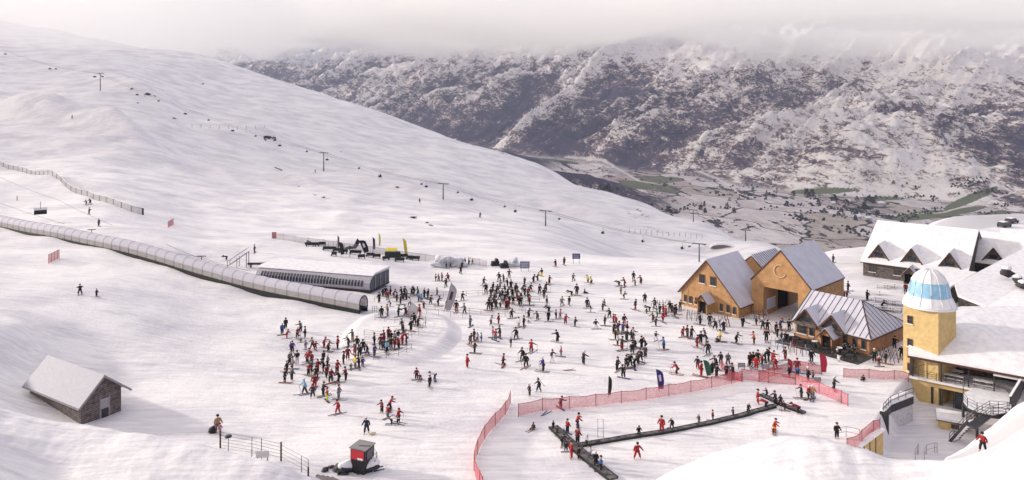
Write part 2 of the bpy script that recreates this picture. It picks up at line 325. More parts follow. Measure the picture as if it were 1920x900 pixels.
    mx3 = n.new('ShaderNodeMix'); mx3.data_type = 'RGBA'; l.new(RD.outputs['Fac'], mx3.inputs[0]); l.new(mx.outputs[2], mx3.inputs[6]); mx3.inputs[7].default_value = (.62, .58, .58, 1)
    l.new(mx3.outputs[2], b.inputs['Base Color'])
    bp = n.new('ShaderNodeBump'); bp.inputs['Strength'].default_value = .8; bp.inputs['Distance'].default_value = 30; l.new(mth('ADD', st, mth('MULTIPLY', fine, .3)), bp.inputs['Height'])
    l.new(bp.outputs['Normal'], b.inputs['Normal'])
    return m
FXs = [-900, 300, 560, 700, 850, 1000, 1200, 1500, 1900, 2600]
FYs = [7500, 7200, 7000, 6300, 5400, 4500, 3400, 2700, 2150, 1700]
ZF = -262.
def mtn_parts(X, Y):
    u = X / Y; sx = CX + F * u
    yf = pchip(FXs, FYs, sx) + (fbm(X / 900 + 5, Y / 900, 3) - .47) * 900
    yc = yf * 1.62 + 900
    t = (Y - yf) / (yc - yf)
    return u, yf, yc, t
def ridged(x, y, o=5):
    s = 0; a = .5
    for i in range(o):
        s = s + a * (1 - np.abs(2 * vnoise(x + 31.7 * i, y + 11.9 * i) - 1))**1.6; x = x * 2.1; y = y * 2.1; a *= .52
    return s
def relief(X, Y):
    # spurs falling from upper right to lower left
    c, s = math.cos(R(35)), math.sin(R(35)); a = X * c + Y * s; b = -X * s + Y * c
    wx = (fbm(X / 1500, Y / 1500, 3) - .47) * 900
    return ridged((b + wx) / 620 + 3, a / 2100, 6)
def mtn(X, Y):
    u, yf, yc, t = mtn_parts(X, Y)
    ztop = CH + 150 / F * yc
    tt = np.clip(t, 0, 1.); z = ZF + (ztop - ZF) * tt**1.12
    z = z + np.clip(t - 1, 0, 3) * 300
    k = sstep(-.02, .22, t); z = z + k * (ridged(X / 300 + 4, Y / 380 + 9, 5) - .5) * 75; rel = relief(X, Y)
    z = z + k * (rel - .5) * 330 * (yf / 3000)**.6
    z = z + (fbm(X / 60, Y / 60, 4) - .47) * (4 + 44 * k) + (fbm(X / 330 + 7, Y / 330, 4) - .47) * (12 + 60 * k)
    # dark hill rising out of the valley just beyond the near slope, and the low hummock right of it
    for (sx, Yq, w, d, h) in ((985, 2300, 330, 420, 85), (1060, 2000, 170, 260, 55), (800, 3300, 420, 600, 150), (1270, 1500, 150, 140, 30), (600, 4600, 500, 700, 200)):
        x0 = (sx - CX) / F * Yq; z = z + h * gauss(X, Y, x0, Yq, w, d, R(-20)) * (1 + .3 * (ridged(X / 160, Y / 160, 4) - .6))
    return z
def snowline(X, Y, Z):
    u, yf, yc, t = mtn_parts(X, Y)
    hgt = np.clip((Z - ZF) / 700, 0, 1.5)
    s = -.29 + .36 * sstep(.35, .9, t) + .10 * sstep(.20, .7, u) * (1 - sstep(.25, .5, t)) + .07 * sstep(.0, .5, u)
    for (sx, Yq, w, d, v) in ((985, 2300, 420, 520, -.03), (800, 3300, 500, 700, -.08)):
        s = s + v * gauss(X, Y, (sx - CX) / F * Yq, Yq, w, d, R(-20))
    return s
def floor_attr(X, Y, Z):
    u, yf, yc, t = mtn_parts(X, Y)
    s = 1 - sstep(-.03, .03, t)
    for (sx, Yq, w, d) in ((985, 2300, 400, 500), (1060, 2000, 220, 330), (800, 3300, 500, 700), (600, 4600, 600, 800)):
        s = s * (1 - sstep(.18, .4, gauss(X, Y, (sx - CX) / F * Yq, Yq, w, d, R(-20))))
    return s
def gully(X, Y, Z): return np.clip(.72 - relief(X, Y), -.5, .6)
mtn_tracks = []
for pts in ([(1310, 322), (1345, 335), (1375, 352), (1392, 372), (1430, 385), (1520, 392), (1600, 398)], [(1305, 322), (1400, 318), (1480, 328), (1560, 318), (1640, 305)],
            [(1480, 120), (1540, 126), (1585, 136)], [(1530, 168), (1570, 178), (1585, 190), (1560, 200), (1500, 205), (1495, 214), (1530, 222), (1470, 238), (1420, 262), (1500, 268), (1512, 285)],
            [(1620, 300), (1650, 330), (1720, 345), (1800, 330)], [(1650, 402), (1760, 400), (1850, 378), (1930, 352)], [(1060, 295), (1130, 300), (1200, 340), (1260, 350)]):
    mtn_tracks.append(pts)
def track(X, Y, Z):
    sx = CX + F * X / Y; sy = HY + F * (CH - Z) / Y; v = np.zeros_like(X)
    for pts in TRW:
        for a, b in zip(pts[:-1], pts[1:]):
            d, t = segdist(X, Y, a[:2], b[:2]); v = np.maximum(v, 1 - sstep(.0012, .0028, d / Y))
    return v
def pasture(X, Y, Z):
    sx = CX + F * X / Y; sy = HY + F * (CH - Z) / Y; v = np.zeros_like(X)
    for a, b, w_, h_, r_ in ((1197, 347, 34, 7, 8), (1545, 358, 62, 6, -2), (1730, 404, 55, 8, -6), (1790, 398, 60, 6, -10), (1820, 372, 55, 8, -22), (1840, 408, 50, 7, -14), (1650, 372, 40, 4, 0)):
        v = np.maximum(v, (gauss(sx, sy, a, b, w_, h_, R(r_)) > .36) * 1.)
    return v
_Ym = np.linspace(1450, 9000, 1500)
def GM(sx, sy):
    u = (sx - CX) / F; z = mtn(_Ym * u, _Ym); ray = CH - (sy - HY) / F * _Ym; k = int(np.argmax(z >= ray)) or len(_Ym) - 1
    return Vector((_Ym[k] * u, _Ym[k], z[k]))
TRW = []
for pts in mtn_tracks:
    q = []
    for a, b in zip(pts[:-1], pts[1:]):
        for i in range(4): q.append(GM(a[0] + (b[0] - a[0]) * i / 4, a[1] + (b[1] - a[1]) * i / 4))
    q = [p for i, p in enumerate(q)]
    TRW.append([p for p in q if p.y < 8900])
TRW = [[seg for seg in t] for t in TRW]
def split(t):
    out = []; cur = [t[0]]
    for a, b in zip(t[:-1], t[1:]):
        if (b - a).length > .12 * a.y: out.append(cur); cur = []
        cur.append(b)
    out.append(cur); return [c for c in out if len(c) > 1]
TRW = [c for t in TRW if len(t) > 1 for c in split(t)]
Ym = np.concatenate([np.linspace(1050, 2600, 260)[:-1], np.exp(np.linspace(math.log(2600), math.log(16000), 460))])
MM = mountain_mat()
mount = grid_mesh('mountain_terrain', np.linspace(-1.1, 1.1, 1000), Ym, mtn, MM, {'snowline': snowline, 'floor': floor_attr, 'gully': gully, 'track': track, 'pasture': pasture})

# ------------------------------------------------------------------ sky, sun, air
SUN_AZ_VEC = Vector((-.96, .24, 0)).normalized(); SUN_EL = R(17)
w = bpy.data.worlds.new('World'); scene.world = w; w.use_nodes = True
n, l = w.node_tree.nodes, w.node_tree.links; bg = n['Background']
sky = n.new('ShaderNodeTexSky'); sky.sky_type = 'NISHITA'; sky.sun_disc = False; sky.sun_elevation = SUN_EL
sky.sun_rotation = math.atan2(SUN_AZ_VEC.x, SUN_AZ_VEC.y); sky.air_density = 1.0; sky.dust_density = 2.5; sky.ozone_density = 1
# high cloud deck: pale cloud mixed over the clear sky, brighter where the low sun stands behind it
geo = n.new('ShaderNodeTexCoord'); ns = n.new('ShaderNodeTexNoise'); ns.inputs['Scale'].default_value = 2.2; ns.inputs['Detail'].default_value = 6; ns.inputs['Roughness'].default_value = .55
mp = n.new('ShaderNodeMapping'); mp.inputs['Scale'].default_value = (1, 1, 3); l.new(geo.outputs['Generated'], mp.inputs[0]); l.new(mp.outputs[0], ns.inputs['Vector'])
dt = n.new('ShaderNodeVectorMath'); dt.operation = 'DOT_PRODUCT'; l.new(geo.outputs['Generated'], dt.inputs[0])
sd = SUN_AZ_VEC * math.cos(SUN_EL) + Vector((0, 0, math.sin(SUN_EL))); dt.inputs[1].default_value = sd
gl = n.new('ShaderNodeMapRange'); gl.inputs[1].default_value = -.2; gl.inputs[2].default_value = 1.; gl.inputs[3].default_value = 0; gl.inputs[4].default_value = 1; l.new(dt.outputs['Value'], gl.inputs[0])
cc = n.new('ShaderNodeValToRGB'); e = cc.color_ramp.elements; e[0].color = (8.2, 8.2, 9.6, 1); e[1].color = (24, 20.5, 17, 1); q = e.new(.55); q.color = (15, 13.9, 13, 1); l.new(gl.outputs[0], cc.inputs[0])
cv = n.new('ShaderNodeMapRange'); cv.inputs[1].default_value = .3; cv.inputs[2].default_value = .7; cv.inputs[3].default_value = .88; cv.inputs[4].default_value = 1.08; l.new(ns.outputs['Fac'], cv.inputs[0])
cm = n.new('ShaderNodeVectorMath'); cm.operation = 'SCALE'; l.new(cc.outputs[0], cm.inputs[0]); l.new(cv.outputs[0], cm.inputs[3])
mx = n.new('ShaderNodeMix'); mx.data_type = 'RGBA'; mx.inputs[0].default_value = .82; l.new(sky.outputs[0], mx.inputs[6]); l.new(cm.outputs[0], mx.inputs[7])
l.new(mx.outputs[2], bg.inputs['Color']); bg.inputs['Strength'].default_value = .082
sl = bpy.data.lights.new('sun', 'SUN'); sl.energy = 5; sl.angle = R(3); sl.color = (1, .92, .82)
so = bpy.data.objects.new('sun', sl); col.objects.link(so); so.rotation_euler = sd.to_track_quat('Z', 'Y').to_euler()
scene.view_settings.view_transform = 'Standard'; scene.view_settings.look = 'None'; scene.view_settings.exposure = .08; scene.view_settings.gamma = 1

def vol(name, density, color, aniso=.0):
    m = bpy.data.materials.new(name); n, l = nt(m); n.remove(n['Principled BSDF'])
    v = n.new('ShaderNodeVolumePrincipled'); v.inputs['Density'].default_value = density; v.inputs['Color'].default_value = (*color, 1); v.inputs['Anisotropy'].default_value = aniso
    l.new(v.outputs[0], n['Material Output'].inputs['Volume']); return m
def closed_box(name, a, b, m):
    bm = bmesh.new(); bmesh.ops.create_cube(bm, size=1)
    for v in bm.verts: v.co = [a[i] + (v.co[i] + .5) * (b[i] - a[i]) for i in range(3)]
    me = bpy.data.meshes.new(name); bm.to_mesh(me); bm.free(); me.materials.append(m); o = bpy.data.objects.new(name, me); col.objects.link(o); o['kind'] = 'stuff'; return o
HZ_TOP = 3200.
closed_box('haze', (-19500, -60, -520), (19500, 16500, HZ_TOP), vol('thin_haze', 3.8e-5, (.68, .78, 1.0)))
# the cloud bank resting on the range: a closed body with a ragged underside
def cloud_bank():
    us = np.linspace(-1.0, 1.0, 150); Ys = np.concatenate([np.linspace(1500, 9000, 90)])
    U, YY = np.meshgrid(us, Ys); X = (U * YY).ravel(); Yv = YY.ravel()
    base = 95 + .078 * Yv - .012 * X + (fbm(X / 900 + 3, Yv / 1400, 5) - .47) * 420 * (Yv / 4500) 
    top = base + 50 + 140 * sstep(1500, 2600, Yv) ; top = np.maximum(top, base + 5)
    nu, ny = len(us), len(Ys); N = nu * ny
    co_ = np.concatenate([np.stack([X, Yv, base], 1), np.stack([X, Yv, top], 1)])
    f = []
    for j in range(ny - 1):
        for i in range(nu - 1):
            a = j * nu + i; f.append((a, a + nu, a + nu + 1, a + 1)); f.append((N + a, N + a + 1, N + a + nu + 1, N + a + nu))
    for j in range(ny - 1):
        a = j * nu; f.append((a, N + a, N + a + nu, a + nu)); a = j * nu + nu - 1; f.append((a, a + nu, N + a + nu, N + a))
    for i in range(nu - 1):
        a = i; f.append((a, a + 1, N + a + 1, N + a)); a = (ny - 1) * nu + i; f.append((a, N + a, N + a + 1, a + 1))
    me = bpy.data.meshes.new('cloud_bank'); me.from_pydata(co_.tolist(), [], f); me.update()
    me.materials.append(vol('cloud_vapour', .0015, (1, .99, .975), .08)); o = bpy.data.objects.new('cloud_bank', me); col.objects.link(o); o['kind'] = 'stuff'
cloud_bank()
def mist(name, c, r, d):
    bm = bmesh.new(); bmesh.ops.create_icosphere(bm, subdivisions=4, radius=1)
    for v in bm.verts: k = 1 + .35 * mnoise.noise(v.co * 2.2 + V0); v.co = Vector((v.co.x * r[0] * k, v.co.y * r[1] * k, v.co.z * r[2] * k))
    me = bpy.data.meshes.new(name); bm.to_mesh(me); bm.free(); me.materials.append(vol(name, d, (1, 1, 1), .6)); o = bpy.data.objects.new(name, me); o.location = c; col.objects.link(o); o['kind'] = 'stuff'
V0 = Vector((3, 1, 7))
mist('mist', (-600, 740, 165), (440, 320, 96), .0065)
scene.cycles.volume_bounces = 12
scene.cycles.max_bounces = 16
# ------------------------------------------------------------------ mesh helpers
V = Vector
class MB:
    def __init__(s): s.v = []; s.f = []; s.m = []; s.sm = []
    def add(s, vs, fs, mi=0, smooth=False):
        k = len(s.v); s.v += [tuple(p) for p in vs]; s.f += [tuple(i + k for i in f) for f in fs]; s.m += [mi] * len(fs); s.sm += [smooth] * len(fs); return s
    def hexa(s, p, mi=0): return s.add(p, [(0, 3, 2, 1), (4, 5, 6, 7), (0, 1, 5, 4), (1, 2, 6, 5), (2, 3, 7, 6), (3, 0, 4, 7)], mi)
    def box(s, a, b, mi=0):
        x0, y0, z0 = a; x1, y1, z1 = b
        return s.hexa([(x0, y0, z0), (x1, y0, z0), (x1, y1, z0), (x0, y1, z0), (x0, y0, z1), (x1, y0, z1), (x1, y1, z1), (x0, y1, z1)], mi)
    def prism(s, poly, d, mi=0, mi2=None):
        """polygon (3-D points) extruded by vector d"""
        n = len(poly); P = [V(p) for p in poly]; Q = [p + V(d) for p in P]
        s.add(P + Q, [tuple(range(n))[::-1], tuple(range(n, 2 * n))], mi)
        s.add(P + Q, [(i, (i + 1) % n, n + (i + 1) % n, n + i) for i in range(n)], mi if mi2 is None else mi2); return s
    def beam(s, a, b, w, h=None, mi=0, up=(0, 0, 1)):
        a, b = V(a), V(b); d = (b - a).normalized(); u = V(up)
        if abs(d.dot(u)) > .98: u = V((0, 1, 0))
        r = d.cross(u).normalized(); t = r.cross(d).normalized(); h = h or w; r *= w / 2; t *= h / 2
        return s.hexa([a - r - t, a + r - t, a + r + t, a - r + t, b - r - t, b + r - t, b + r + t, b - r + t], mi)
    def tube(s, pts, rad, n=8, mi=0, cap=True):
        pts = [V(p) for p in pts]; rs = rad if isinstance(rad, (list, tuple)) else [rad] * len(pts); rings = []
        for i, p in enumerate(pts):
            d = (pts[min(i + 1, len(pts) - 1)] - pts[max(i - 1, 0)]).normalized(); u = V((0, 0, 1)) if abs(d.z) < .95 else V((1, 0, 0))
            r = d.cross(u).normalized(); t = r.cross(d).normalized()
            rings.append([p + (r * math.cos(2 * math.pi * k / n) + t * math.sin(2 * math.pi * k / n)) * rs[i] for k in range(n)])
        vs = [q for r_ in rings for q in r_]; fs = []
        for i in range(len(pts) - 1):
            for k in range(n): a = i * n + k; b = i * n + (k + 1) % n; fs.append((a, b, b + n, a + n))
        s.add(vs, fs, mi, True)
        if cap: s.add(rings[0], [tuple(range(n))[::-1]], mi); s.add(rings[-1], [tuple(range(n))], mi)
        return s
    def lathe(s, prof, c=(0, 0, 0), n=16, mi=0, smooth=True):
        vs = []; fs = []
        for r, z in prof:
            for k in range(n): a = 2 * math.pi * k / n; vs.append((c[0] + r * math.cos(a), c[1] + r * math.sin(a), c[2] + z))
        for i in range(len(prof) - 1):
            for k in range(n): a = i * n + k; b = i * n + (k + 1) % n; fs.append((a, b, b + n, a + n))
        s.add(vs, fs, mi, smooth); s.add(vs[:n], [tuple(range(n))[::-1]], mi); s.add(vs[-n:], [tuple(range(n))], mi); return s
    def blob(s, c, r, seed=0, mi=0, sub=2, rough=.25):
        bm = bmesh.new(); bmesh.ops.create_icosphere(bm, subdivisions=sub, radius=1)
        vs = []
        for v in bm.verts:
            k = 1 + rough * (mnoise.noise(v.co * 1.7 + V((seed * 3.1, seed, 0))) * 1.6)
            vs.append((c[0] + v.co.x * r[0] * k, c[1] + v.co.y * r[1] * k, c[2] + v.co.z * r[2] * k))
        fs = [tuple(v.index for v in f.verts) for f in bm.faces]; bm.free(); return s.add(vs, fs, mi, True)
    def build(s, name, mats, parent=None, bevel=0):
        me = bpy.data.meshes.new(name); me.from_pydata(s.v, [], s.f); me.update()
        for m in (mats if isinstance(mats, (list, tuple)) else [mats]): me.materials.append(m)
        me.polygons.foreach_set('material_index', s.m); me.polygons.foreach_set('use_smooth', s.sm)
        bm = bmesh.new(); bm.from_mesh(me); bmesh.ops.remove_doubles(bm, verts=bm.verts, dist=1e-5); bmesh.ops.recalc_face_normals(bm, faces=bm.faces); bm.to_mesh(me); bm.free()
        o = bpy.data.objects.new(name, me); col.objects.link(o)
        if parent: o.parent = parent
        return o
def empty(name, loc, rz=0): o = bpy.data.objects.new(name, None); col.objects.link(o); o.location = loc; o.rotation_euler.z = rz; o.empty_display_size = .3; return o
def tag(o, label, cat, group=None, kind=None):
    o['label'] = label; o['category'] = cat
    if group: o['group'] = group
    if kind: o['kind'] = kind
    return o
def copy_tree(o, parent=None):
    c = o.copy(); col.objects.link(c)
    if parent: c.parent = parent
    for ch in list(o.children): copy_tree(ch, c)
    return c
OCHRE = mat('ochre_render', (.40, .225, .105), .8, var=.2, scale=1.3, bump=.2)
YELLOW = mat('yellow_render', (.54, .39, .18), .8, var=.14, scale=1.6, bump=.15)
BRICKY = mat('terracotta_render', (.37, .19, .10), .8, var=.15, scale=1.2)
DARK = mat('dark_steel', (.035, .035, .04), .5, var=.2)
BLACK = mat('black_rubber', (.018, .018, .02), .6)
GREYM = mat('galvanised_steel', (.30, .30, .32), .45, .6, .15)
BROWN = mat('brown_fascia', (.075, .035, .028), .7)
GLASS = mat('window_glass', (.025, .03, .04), .12, spec=.6)
FRAME = mat('window_frame_paint', (.10, .07, .055), .6)
WHITEP = mat('white_paint', (.72, .71, .72), .5, var=.05)
STONE = striped('grey_stone_courses', (.19, .16, .15), (.07, .06, .06), 2, 3.2, .22, .9, .38)
LOGS = striped('weathered_boards', (.23, .19, .18), (.05, .04, .045), 2, 4.5, .2, .85, .38, .8)
ROOFS = mat('snow_dusted_metal_roof', (.52, .51, .59), .6, var=.09, scale=.6, bump=.2)  # dusted metal, base colour also lowered for the shade on slopes turned from the sun
OPENING_SHADE = mat('opening_shade', (.012, .011, .012), .9)  # near-black colour painted in for the shade inside doorways
WOOD = mat('timber', (.16, .10, .06), .7, var=.25, scale=5)
CONC = mat('concrete', (.33, .32, .33), .85)
def frame_of(x, y, d1): return empty_at(x, y, d1)
def window(root, p, t, nrm, w, h, bars=1, name='window', sill=True):
    """window standing on a wall: p centre on the wall, t along the wall, nrm outwards"""
    p, t, nrm = V(p), V(t).normalized(), V(nrm).normalized(); u = V((0, 0, 1)); m = MB(); q = .09
    def slab(c, hw, hh, d0, d1, mb, mi=0): mb.hexa([c + t * a * hw + u * b * hh + nrm * d for d in (d0, d1) for a, b in ((-1, -1), (1, -1), (1, 1), (-1, 1))], mi)
    for a in (-1, 1): slab(p + t * a * (w / 2), q / 2, h / 2 + q / 2, .004, .10, m)
    for b in (-1, 1): slab(p + u * b * (h / 2), w / 2 - q / 2, q / 2, .006, .098, m)
    for k in range(bars): slab(p + t * ((k + 1) / (bars + 1) - .5) * w, .025, h / 2 - q / 2, .03, .075, m)
    if bars: slab(p, w / 2 - q / 2 - .002, .022, .032, .07, m)
    f = m.build(name, FRAME, root)
    g = MB(); slab(p, w / 2 - q / 2, h / 2 - q / 2, -.02, .028, g); g.build('pane', GLASS, f)
    if sill: s_ = MB(); slab(p - u * (h / 2 + .11), w / 2 + .12, .05, .004, .2, s_); s_.build('sill', SNOW, f)
    return f
def gable(root, x0, x1, y0, y1, eave, ridge, wall, roof, base=-1., over=.45, overy=.45, th=.22, axis='y', rx=None, seams=0, name='roof', wname='wall', walls=True, seam_w=.07, eave2=None):
    """pitched block; the ridge runs along `axis` in the root's frame. seams: dark standing seams"""
    sw = (lambda x, y, z: (x, y, z)) if axis == 'y' else (lambda x, y, z: (y, x, z))
    rx = rx if rx is not None else (x0 + x1) / 2; e2 = eave2 if eave2 is not None else eave
    if walls:
        m = MB(); m.prism([sw(x0, y0, base), sw(x1, y0, base), sw(x1, y0, e2), sw(rx, y0, ridge), sw(x0, y0, eave)], V(sw(0, y1 - y0, 0))); m.build(wname, wall, root)
    sl = (ridge - eave) / (rx - x0); sr = (ridge - e2) / (x1 - rx); m = MB(); g = .02
    ya, yb = y0 - overy, y1 + overy; xa, xb = x0 - over, x1 + over
    za = eave - sl * over + g; zb = e2 - sr * over + g; zr = ridge + g
    m.prism([sw(xa, ya, za), sw(rx, ya, zr), sw(xb, ya, zb), sw(xb, ya, zb + th), sw(rx, ya, zr + th * 1.25), sw(xa, ya, za + th)], V(sw(0, yb - ya, 0)), 0)
    r = m.build(name, roof, root)
    f = MB()   # dark barge boards and fascia under the snow
    for (xq, zq) in ((xa, za), (xb, zb)):
        for yy in (ya, yb):
            f.beam(sw(xq, yy, zq + .02), sw(rx, yy, zr + .02), .10, .20)
    f.beam(sw(xa, ya, za), sw(xa, yb, za), .10, .16); f.beam(sw(xb, ya, zb), sw(xb, yb, zb), .10, .16); f.build('barge_board', BROWN, r)
    if seams:
        s_ = MB()
        for i in range(seams):
            yy = ya + (yb - ya) * (i + .5) / seams
            s_.beam(sw(rx, yy, zr + th * 1.25 + .02), sw(xb, yy, zb + th + .015), seam_w, .06)
            s_.beam(sw(rx, yy, zr + th * 1.25 + .02), sw(xa, yy, za + th + .015), seam_w, .06)
        s_.build('standing_seam', DARK, r)
    return r
def dormer(root, cx, y, z, w, h, depth, wall, roof, trim=BROWN):
    """small gable facing -y of the root frame, its floor at height z"""
    m = MB(); m.prism([(cx - w / 2, y, z), (cx + w / 2, y, z), (cx, y, z + h)], (0, depth, 0)); d = m.build('dormer', wall, root)
    s = h / (w / 2); o = .35; m = MB()
    m.prism([(cx - w / 2 - o, y - .35, z - s * o + .05), (cx, y - .35, z + h + .05), (cx + w / 2 + o, y - .35, z - s * o + .05), (cx + w / 2 + o, y - .35, z - s * o + .25), (cx, y - .35, z + h + .3), (cx - w / 2 - o, y - .35, z - s * o + .25)], (0, depth + .35, 0)); m.build('dormer_roof', roof, d)
    m = MB()
    for a in (-1, 1): m.beam((cx + a * (w / 2 + o), y - .40, z - s * o + .06), (cx, y - .40, z + h + .06), .12, .26)
    m.build('barge_board', trim, d)
    m = MB(); m.box((cx - w * .2, y - .06, z + h * .1), (cx + w * .2, y - .01, z + h * .42)); m.build('window', GLASS, d)
    return d
def porch(root, cx, y0, depth, w, eave, ridge, wall, base=-.6):
    m = MB(); t = .16
    m.box((cx - w / 2, y0, base), (cx - w / 2 + t, y0 + depth, eave)); m.box((cx + w / 2 - t, y0, base), (cx + w / 2, y0 + depth, eave))
    m.prism([(cx - w / 2, y0 + .02, eave), (cx + w / 2, y0 + .02, eave), (cx, y0 + .02, ridge)], (0, .15, 0)); p = m.build('porch', wall, root)
    s = (ridge - eave) / (w / 2); o = .35; m = MB()
    m.prism([(cx - w / 2 - o, y0 - .3, eave - s * o + .03), (cx, y0 - .3, ridge + .03), (cx + w / 2 + o, y0 - .3, eave - s * o + .03), (cx + w / 2 + o, y0 - .3, eave - s * o + .2), (cx, y0 - .3, ridge + .23), (cx - w / 2 - o, y0 - .3, eave - s * o + .2)], (0, depth + .3, 0)); m.build('porch_roof', ROOFS, p)
    m = MB()
    for a in (-1, 1): m.beam((cx + a * (w / 2 + o), y0 - .34, eave - s * o + .03), (cx, y0 - .34, ridge + .03), .1, .16)
    m.build('barge_board', BROWN, p)
    m = MB(); m.box((cx - w / 2 + t + .02, y0 + .5, base), (cx + w / 2 - t - .02, y0 + .58, eave - .05)); m.build('door', OPENING_SHADE, p)
    return p
XA, YA = V((1, 0, 0)), V((0, 1, 0))

# ------------------------------------------------------------------ gatehouse complex (three joined ochre gables)
def angle(dx, dy): return math.atan2(dy, dx)
b1 = empty('gatehouse', (30.7, 130.6, 0), angle(.69, -.724)); tag(b1, 'ochre walled gatehouse of three joined steep gables with an arch-like passage and round clock relief', 'building')
gable(b1, 0, 11.3, 0, 10.3, 2.9, 8.9, OCHRE, ROOFS, base=-1.5, seams=0, eave2=2.3, over=.5, overy=.35, rx=5.3)
gable(b1, 2.9, 13.1, 10.65, 20, 4.0, 8.5, OCHRE, ROOFS, base=-1.5, seams=13, over=.2, overy=-.02, seam_w=.12)
# big gable with its through passage: walls pierced by an opening
def pierced():
    x0, x1, y0, y1, e, r = 11.4, 22.0, 4.3, 17.2, 6., 11.7; a, b, h = 13.6, 19.7, 5.1; cx = (x0 + x1) / 2
    m = MB()
    for yy, d in ((y0, .35), (y1 - .35, .35)):
        m.prism([(x0, yy, -1.5), (a, yy, -1.5), (a, yy, h), (b, yy, h), (b, yy, -1.5), (x1, yy, -1.5), (x1, yy, e), (cx, yy, r), (x0, yy, e)], (0, d, 0))
    m.box((x0, y0 + .35, -1.5), (x0 + .3, y1 - .35, e)); m.box((x1 - .3, y0 + .35, -1.5), (x1, y1 - .35, e))
    m.build('wall', OCHRE, b1)
    m = MB(); m.box((a - .25, y0 + .36, -1.5), (a, y0 + 5.3, h)); m.box((a - .25, y0 + 9.5, -1.5), (a, y1 - .36, h)); m.box((a - .25, y0 + 5.3, 3.9), (a, y0 + 9.5, h)); m.box((b, y0 + .36, -1.5), (b + .25, y1 - .36, h)); m.box((a - .26, y0 + .36, h), (b + .26, y1 - .36, h + .2)); m.build('passage_wall', mat('tan_passage_wall', (.36, .22, .13), .8), b1)
    m = MB(); m.box((x0 + .35, y0 + 5.2, -1), (a - .26, y0 + 9.6, 4.0)); m.build('doorway_shade', OPENING_SHADE, b1)  # solid block, coloured near-black as the shade of the room behind
    m = MB(); m.box((a + .004, y0 + 1.2, .9), (a + .08, y0 + 4.3, 2.6)); n_ = m.build('notice_board', mat('pale_blue_board', (.45, .52, .66), .5, var=.3, scale=6), b1)
    m = MB(); m.box((a + .09, y0 + 1.1, 2.62), (a + .13, y0 + 4.4, 2.78)); m.build('snow_cap', SNOW, n_)
    gable(b1, x0, x1, y0, y1, e, r, OCHRE, ROOFS, walls=False, over=.12, overy=.06, th=.16)
    m = MB(); N = 30
    for k in range(N):   # the raised ring of the clock, open to the upper right
        t0, t1 = R(70) + R(265) * k / N, R(70) + R(265) * (k + 1) / N; c = V((cx - .1, y0, 8.25))
        m.hexa([c + V((math.cos(t) * rr, -d, math.sin(t) * rr)) for d in (.0, .16) for t, rr in ((t0, .98), (t1, .98), (t1, 1.12), (t0, 1.12))])
    m.build('clock_ring', mat('pale_tan_plaster', (.55, .42, .28), .7), b1)
pierced()
for x, z, w_, h_, b_ in ((4.3, 5.55, 1.05, 1.45, 2), (6.5, 5.5, 1.05, 1.45, 2), (.9, 1.45, .5, 1.15, 0), (2.0, 1.4, .55, 1.15, 0), (3.2, 1.4, .5, 1.15, 0), (8.1, 1.25, .5, 1.15, 0), (9.4, 1.25, .5, 1.15, 0), (10.6, 1.2, .5, 1.15, 0)):
    window(b1, (x, 0, z), XA, -YA, w_, h_, b_)
porch(b1, 5.6, -2.2, 2.2, 1.9, 2.2, 3.3, OCHRE)
[MB().box((x, -.035, -1), (x + .04, -.003, 3.2)).build('wall_seam', mat('seam_brown', (.26, .12, .06), .8), b1) for x in (1.5, 4.0, 7.3, 9.9)]

